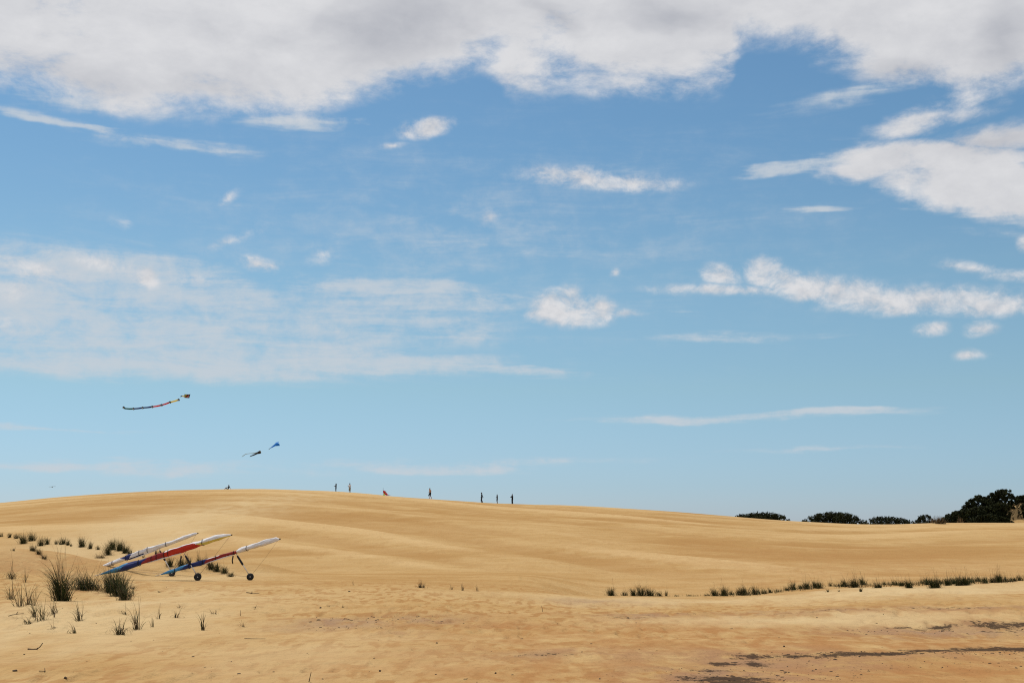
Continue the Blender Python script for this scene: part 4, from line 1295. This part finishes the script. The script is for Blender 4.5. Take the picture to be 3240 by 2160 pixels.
# blue delta
KD2 = 225.0
k = empty('kite', at(870, 1408, KD2)); tag(k, 'plain light blue delta kite above the dune', 'kite', 'kites in the air')
def kb(x, y, dd=0): return at(x, y, KD2 + dd) - k.location
apx, tip = [kb(882.5, 1397.5, .3), kb(885, 1409.5, .5)], kb(851, 1420, 0)
v = [kb(882.5, 1397, .6), kb(880.5, 1401.5, -.1), kb(884.5, 1406, -.2), kb(885, 1409.8, .5), kb(871, 1410.5, 0), kb(862, 1415, .1), tip, kb(859, 1413.5, .1), kb(867, 1406.5, .05), kb(873, 1399.5, .4)]
vv = v + [p + Vector((0, .05, .02)) for p in v]
n = len(v)
link('sail', pymesh(vv, [tuple(range(n)), tuple(range(n, 2 * n))[::-1]] + [(i, (i + 1) % n, n + (i + 1) % n, n + i) for i in range(n)]), M['kite_blue'], k)
link('spine', tube_mesh([kb(884, 1403, -.2), kb(868, 1409, -.1), tip], [.04, .04, .02], 6), M['kite_blue'], k)
link('tail_weight', tube_mesh([kb(853.5, 1418.5), kb(850, 1420.8)], [.06, .03], 8), M['black_cloth'], k)
# black tube kite with two tails
k = empty('kite', at(815, 1433, KD2)); tag(k, 'black tube kite with an open round mouth and two trailing tails', 'kite', 'kites in the air')
link('body', tube_mesh([kb(825, 1428.8), kb(823.5, 1429.3), kb(818, 1431.5), kb(812, 1434)], [.22, .27, .22, .12], 14), M['black_cloth'], k)
link('mouth', tube_mesh([kb(825.6, 1428.6, -.05), kb(824.6, 1429, -.05)], [.13, .18], 14), M['kite_grey'], k)
link('tail', tube_mesh([kb(815, 1433), kb(804, 1438), kb(794, 1442), kb(790, 1444)], [.13, .12, .08, .03], 8), M['black_cloth'], k)
link('tail', tube_mesh([kb(815, 1431), kb(800, 1433.5), kb(785, 1434.5), kb(777, 1436), kb(770, 1441), kb(765, 1444.5)], [.07, .045, .04, .045, .05, .02], 8), M['kite_grey'], k)
# kite lying on the crest
cd = crest_depth(1213) - 1.5
kx = u_of(1213) * cd
k = empty('kite', Vector((u_of(1215) * cd, cd, hz(u_of(1215) * cd, cd)))); tag(k, 'red and yellow kite grounded upright on the dune crest with a bare spar', 'kite')
gz = k.location.z
s_ = F / cd
def kg(x, y, dd=0): return Vector(((x - 1215) / s_, dd, (1567.5 - y) / s_))
def gpanel(name, pts, mat, th=.03):
    nn = len(pts)
    v = list(pts) + [p + Vector((0, th, 0)) for p in pts]
    link(name, pymesh(v, [tuple(range(nn)), tuple(range(nn, 2 * nn))[::-1]] + [(i, (i + 1) % nn, nn + (i + 1) % nn, nn + i) for i in range(nn)]), mat, k)
gpanel('sail', [kg(1210.3, 1550.5), kg(1214, 1552), kg(1219.5, 1554, .2), kg(1220, 1557, .1), kg(1223, 1561.5, .1), kg(1229, 1565.5, .3), kg(1219, 1566.5, .1), kg(1215, 1562, -.1), kg(1211, 1558.5, -.1)], M['kite_red'])
gpanel('yellow_panel', [kg(1212, 1560, -.06), kg(1215, 1561.5, -.08), kg(1216.5, 1567.3, -.1), kg(1211.5, 1568, -.12)], M['kite_neon'])
gpanel('pink_panel', [kg(1217, 1555, -.02), kg(1219.5, 1555.5, .0), kg(1218.5, 1561, -.04), kg(1216, 1560, -.05)], M['kite_pink'])
link('spar', tube_mesh([kg(1210.6, 1568), kg(1210.4, 1553), kg(1210.3, 1542.5)], [.025, .025, .018], 6), M['black_cloth'], k)
link('spar', tube_mesh([kg(1215, 1563.5, .06), kg(1224, 1565.2, .2), kg(1233, 1566, .3)], [.025, .03, .02], 6), M['black_cloth'], k)
# bird
BD = 160.0
b = empty('bird', at(164.5, 1539.5, BD)); tag(b, 'dark bird gliding with spread wings over the left of the dune', 'bird')
bm = bmesh.new()
def bp_(x, y, dd=0): return at(x, y, BD + dd) - b.location
# torso, head, tail and wings as one lofted body
add_tube(bm, [bp_(165.5, 1538.6, -.16), bp_(165.3, 1539, -.09), bp_(165, 1539.8, 0), bp_(164.8, 1540.4, .10), bp_(164.7, 1540.2, .22)], [.012, .045, .065, .05, .015], 10)
def wing(pts, chord):
    rows_ = []
    for (p, c_) in zip(pts, chord):
        rows_.append([bm.verts.new(p + Vector((0, -c_ * .4, .008))), bm.verts.new(p + Vector((0, 0, .025))), bm.verts.new(p + Vector((0, c_ * .6, 0))), bm.verts.new(p + Vector((0, 0, -.005)))])
    for r1_, r2_ in zip(rows_[:-1], rows_[1:]):
        for q in range(4):
            bm.faces.new((r1_[q], r1_[(q + 1) % 4], r2_[(q + 1) % 4], r2_[q]))
    bm.faces.new(rows_[-1])
wing([bp_(165.5, 1539.6), bp_(169, 1538.6), bp_(172, 1538.8), bp_(175.2, 1538.0)], [.17, .17, .13, .03])
wing([bp_(164.5, 1539.6), bp_(161, 1539.2), bp_(158, 1539.6), bp_(154.2, 1539.3)], [.17, .17, .13, .03])
link('body', bm_mesh(bm), M['feather'], b)
bm = bmesh.new(); add_tube(bm, [bp_(164.7, 1540.2, .2), bp_(164.6, 1540.1, .34)], [.02, .05], 6)
link('tail_feathers', bm_mesh(bm), M['feather'], b)

# ------------------------------------------------------------------ people on the crest
def remesh(bm, voxel=0.014):
    me = bm_mesh(bm)
    o = bpy.data.objects.new('tmp', me)
    COL.objects.link(o)
    m = o.modifiers.new('r', 'REMESH'); m.mode = 'VOXEL'; m.voxel_size = voxel
    s2 = o.modifiers.new('s', 'SMOOTH'); s2.factor = .5; s2.iterations = 3
    dg = bpy.context.evaluated_depsgraph_get()
    out = bpy.data.meshes.new_from_object(o.evaluated_get(dg))
    bpy.data.objects.remove(o)
    out.polygons.foreach_set('use_smooth', [True] * len(out.polygons))
    return out

def limb(bm, a, b, ra, rb):
    a, b = Vector(a), Vector(b)
    add_tube(bm, [a, a.lerp(b, .35), a.lerp(b, .7), b], [ra, ra * .98 + .02 * rb, (ra + rb) / 2 * .98, rb], 10)
    add_ball(bm, a, ra); add_ball(bm, b, rb)

def hand(bm, w_, dirv_, side):
    """palm, four bent fingers and a thumb leaving the side of the palm"""
    d, sd_, up = frame_of(Vector(dirv_))
    w_ = Vector(w_)
    palm = w_ + d * .05
    add_ball(bm, palm, .042, (1, 1, 1))
    add_tube(bm, [w_, palm, w_ + d * .09], [.026, .038, .036], 8)
    for i, l in enumerate((.066, .075, .070, .055)):
        o_ = w_ + d * .088 + sd_ * (.026 - .0175 * i)
        k1 = o_ + d * l * .55 + up * -.006
        k2 = k1 + d * l * .40 - up * .022
        add_tube(bm, [o_, k1, k2], [.0105, .010, .008], 6)
    o_ = w_ + d * .03 + sd_ * .032 * side
    add_tube(bm, [o_, o_ + d * .035 + sd_ * .026 * side, o_ + d * .065 + sd_ * .030 * side - up * .01], [.014, .012, .009], 6)

def person(label, px, height, face, J, wear, hair_long=False, skin='skin', foot_y=None, dd=-0.8, hat=False):
    """J: joint positions in metres for a 1.75 m figure facing +y, x to its right; wear: list of (name, part, material)"""
    D = crest_depth(px) + dd
    c = Vector((u_of(px) * D, D, 0))
    c.z = hz(c.x, c.y)
    bm = bmesh.new()
    g = lambda n: Vector(J[n])
    # head with face
    hd = g('head'); nk = g('neck'); ch = g('chest'); wa = g('waist'); pv = g('pelvis')
    hdir = Vector(J.get('look', (0, 1, 0))).normalized()
    rot = Vector((0, 1, 0)).rotation_difference(hdir).to_matrix()
    add_ball(bm, hd + rot @ Vector((0, -.005, .02)), .1, (.80, .98, 1.10), rot)
    add_ball(bm, hd + rot @ Vector((0, .035, -.055)), .065, (.85, .9, .95), rot)
    add_tube(bm, [hd + rot @ Vector((0, .085, .02)), hd + rot @ Vector((0, .118, -.022)), hd + rot @ Vector((0, .085, -.03))], [.010, .017, .012], 6)
    add_tube(bm, [hd + rot @ Vector((-.022, .088, -.062)), hd + rot @ Vector((0, .097, -.06)), hd + rot @ Vector((.022, .088, -.062))], [.008, .011, .008], 6)
    for sx in (-1, 1):
        add_ball(bm, hd + rot @ Vector((.082 * sx, -.005, -.01)), .03, (.35, .8, 1.1), rot, 8, 6)
        add_ball(bm, hd + rot @ Vector((.034 * sx, .083, .02)), .014, (1.2, .6, .7), rot, 8, 6)
    limb(bm, hd + Vector((0, -.01, -.06)), nk, .055, .06)
    # trunk
    shl, shr, hpl, hpr = g('shl'), g('shr'), g('hpl'), g('hpr')
    def trunk(b_, e=0.0):
        sx = (shr - shl).normalized()
        limb(b_, shl + sx * .05, shr - sx * .05, .062 + e, .062 + e)
        for q in (-.07, 0, .07):
            limb(b_, ch + sx * q, wa + sx * q * .75, .105 + e, .088 + e)
            limb(b_, wa + sx * q * .75, pv + sx * q * .95, .088 + e, .105 + e)
            limb(b_, nk.lerp(ch, .35) + sx * q, ch + sx * q, .075 + e, .10 + e)
    trunk(bm)
    for sd2, S in ((-1, 'l'), (1, 'r')):
        limb(bm, g('sh' + S), g('el' + S), .050, .038)
        limb(bm, g('el' + S), g('wr' + S), .038, .026)
        hand(bm, J['wr' + S], (g('wr' + S) - g('el' + S)), -sd2)
        limb(bm, g('hp' + S), g('kn' + S), .083, .054)
        kn, an = g('kn' + S), g('an' + S)
        add_tube(bm, [kn, kn.lerp(an, .3) + Vector((0, -.012, 0)), an], [.052, .056, .034], 10)
        add_ball(bm, kn, .053); add_ball(bm, an, .036)
        ft = Vector(J.get('ft' + S, tuple(an + Vector((0, .17, -.055)))))
        heel = an + Vector((0, -.04, -.045)) if 'ft' + S not in J else an + (an - ft).normalized() * .05
        add_tube(bm, [heel, an.lerp(ft, .35) + Vector((0, 0, -.015)), ft], [.036, .044, .028], 10)
        add_ball(bm, heel, .036); add_ball(bm, ft, .028)
    o = link('person', remesh(bm), M[skin])
    k_ = height / 1.75 * 1.06
    o.location = c
    o.rotation_euler = (0, 0, R(face))
    o.scale = (k_, k_, k_)
    tag(o, label, 'person', 'people on the dune crest')
    def child(nm, fn, mat, vox=.016):
        b_ = bmesh.new(); fn(b_)
        return link(nm, remesh(b_, vox), M[mat], o)
    def hair(b_):
        add_ball(b_, hd + rot @ Vector((0, -.022, .040)), .105, (.86, .98, 1.04), rot)
        if hair_long:
            add_tube(b_, [hd + rot @ Vector((0, -.06, .04)), hd + rot @ Vector((0, -.10, -.06)), hd + rot @ Vector((0, -.10, -.22))], [.085, .085, .05], 10)
    child('hair', hair, 'hair')
    if hat:
        def cap(b_):
            add_ball(b_, hd + rot @ Vector((0, -.012, .065)), .108, (.9, 1.0, .85), rot)
            add_tube(b_, [hd + rot @ Vector((0, .07, .06)), hd + rot @ Vector((0, .17, .045))], [.06, .03], 8)
        child('cap', cap, 'black_wear')
    for nm, kind, mat in wear:
        if kind == 'top':
            def fn(b_):
                trunk(b_, .014)
                for S in 'lr':
                    limb(b_, g('sh' + S), g('sh' + S).lerp(g('el' + S), .75), .066, .058)
        elif kind == 'long_top':
            def fn(b_):
                trunk(b_, .016)
                for S in 'lr':
                    limb(b_, g('sh' + S), g('el' + S), .066, .054); limb(b_, g('el' + S), g('wr' + S).lerp(g('el' + S), .1), .054, .040)
        elif kind == 'shorts':
            def fn(b_):
                limb(b_, hpl + Vector((.02, 0, .05)), hpr + Vector((-.02, 0, .05)), .122, .122)
                for S in 'lr':
                    limb(b_, g('hp' + S), g('hp' + S).lerp(g('kn' + S), .95), .108, .092)
        else:
            def fn(b_):
                limb(b_, hpl + Vector((.02, 0, .05)), hpr + Vector((-.02, 0, .05)), .122, .122)
                for S in 'lr':
                    limb(b_, g('hp' + S), g('kn' + S), .104, .078); limb(b_, g('kn' + S), g('an' + S) + Vector((0, 0, .02)), .078, .062)
        child(nm, fn, mat)
    return o

STAND = dict(head=(0, .02, 1.625), neck=(0, 0, 1.49), chest=(0, 0, 1.30), waist=(0, 0, 1.09), pelvis=(0, 0, .95), shl=(-.185, 0, 1.43), shr=(.185, 0, 1.43), ell=(-.23, -.03, 1.14), elr=(.23, -.03, 1.14), wrl=(-.25, .06, .90), wrr=(.25, .06, .90),
             hpl=(-.09, 0, .92), hpr=(.09, 0, .92), knl=(-.10, .02, .50), knr=(.10, .02, .50), anl=(-.11, -.02, .085), anr=(.11, -.02, .085))
def pose(**k_):
    d = dict(STAND); d.update(k_); return d
# arms: face angle 90 = facing left in the picture, -90 = facing right, 180 = facing the camera, 0 = facing away
person('slim person in black facing left with hands raised, next to the white t-shirt', 1060, 1.62, 78, pose(ell=(-.2, .06, 1.16), wrl=(-.12, .30, 1.20), elr=(.22, .02, 1.15), wrr=(.12, .30, 1.24), knr=(.08, .03, .50), knl=(-.07, .01, .5), anl=(-.06, -.02, .085), anr=(.06, -.02, .085)), [('top', 'top', 'black_wear'), ('trousers', 'long', 'black_wear')], True, 'dark_skin')
person('person in white t-shirt, khaki shorts and dark cap standing on the crest', 1104, 1.80, 150, pose(ell=(-.26, .10, 1.17), wrl=(-.10, .30, 1.10), elr=(.27, .08, 1.16), wrr=(.20, .28, 1.30)), [('t_shirt', 'top', 'white_wear'), ('shorts', 'shorts', 'khaki')], False, 'dark_skin', hat=True)
person('bare-chested tanned person in dark shorts running along the crest', 1360, 1.86, 60, pose(head=(0, .10, 1.60), neck=(0, .06, 1.47), chest=(0, .04, 1.29), waist=(0, 0, 1.08), shl=(-.19, .06, 1.41), shr=(.19, .02, 1.41), ell=(-.28, -.12, 1.18), wrl=(-.24, .10, 1.06), elr=(.29, .02, 1.15), wrr=(.26, .24, 1.08),
       knl=(-.10, .22, .56), anl=(-.09, .02, .16), ftl=(-.09, .17, .07), knr=(.09, .06, .50), anr=(.09, -.22, .20), ftr=(.09, -.14, .05)), [('shorts', 'shorts', 'black_wear')], False, 'tan_skin')
person('dark-clothed walker with a backward arm, leftmost of the three on the right', 1524, 1.76, 80, pose(head=(0, .05, 1.62), ell=(-.23, -.14, 1.16), wrl=(-.24, -.26, .98), elr=(.23, .06, 1.16), wrr=(.23, .20, .96), knl=(-.08, .10, .50), anl=(-.08, .06, .085), knr=(.08, .06, .50), anr=(.08, -.14, .11)), [('shirt', 'long_top', 'black_wear'), ('trousers', 'long', 'navy')], False, 'dark_skin')
person('shorter dark-clothed person in shorts, middle of the three on the right', 1573, 1.56, 110, pose(ell=(-.25, .04, 1.18), wrl=(-.08, .20, 1.14), elr=(.25, .04, 1.18), wrr=(.08, .20, 1.16), knl=(-.13, .06, .50), anl=(-.17, -.02, .085), knr=(.13, .02, .50), anr=(.18, -.06, .09)), [('t_shirt', 'top', 'black_wear'), ('shorts', 'shorts', 'navy')], False, 'dark_skin')
person('dark-clothed person pointing left with outstretched arm, rightmost on the crest', 1621, 1.76, 120, pose(ell=(-.32, .18, 1.34), wrl=(-.40, .42, 1.34), elr=(.24, .12, 1.18), wrr=(.02, .36, 1.24), anl=(-.15, -.02, .085), anr=(.15, -.02, .085)), [('shirt', 'long_top', 'black_wear'), ('trousers', 'long', 'black_wear')], False, 'dark_skin')
# reclining far figure: only head, shoulders and one arm rise above the crest
SIT = dict(head=(0, -.16, .80), neck=(0, -.20, .66), chest=(0, -.22, .47), waist=(0, -.14, .26), pelvis=(0, -.02, .13), shl=(-.185, -.22, .60), shr=(.185, -.22, .60), ell=(-.26, -.02, .46), elr=(.26, -.40, .36), wrl=(-.20, .26, .56), wrr=(.27, -.52, .08),
           hpl=(-.09, 0, .12), hpr=(.09, 0, .12), knl=(-.12, .38, .34), knr=(.12, .40, .30), anl=(-.12, .70, .07), anr=(.12, .74, .07))
person('lone dark-haired person sitting low on the highest part of the crest', 716, 1.70, 82, SIT, [('top', 'top', 'black_wear'), ('shorts', 'shorts', 'black_wear')], True, 'skin', dd=5.0)
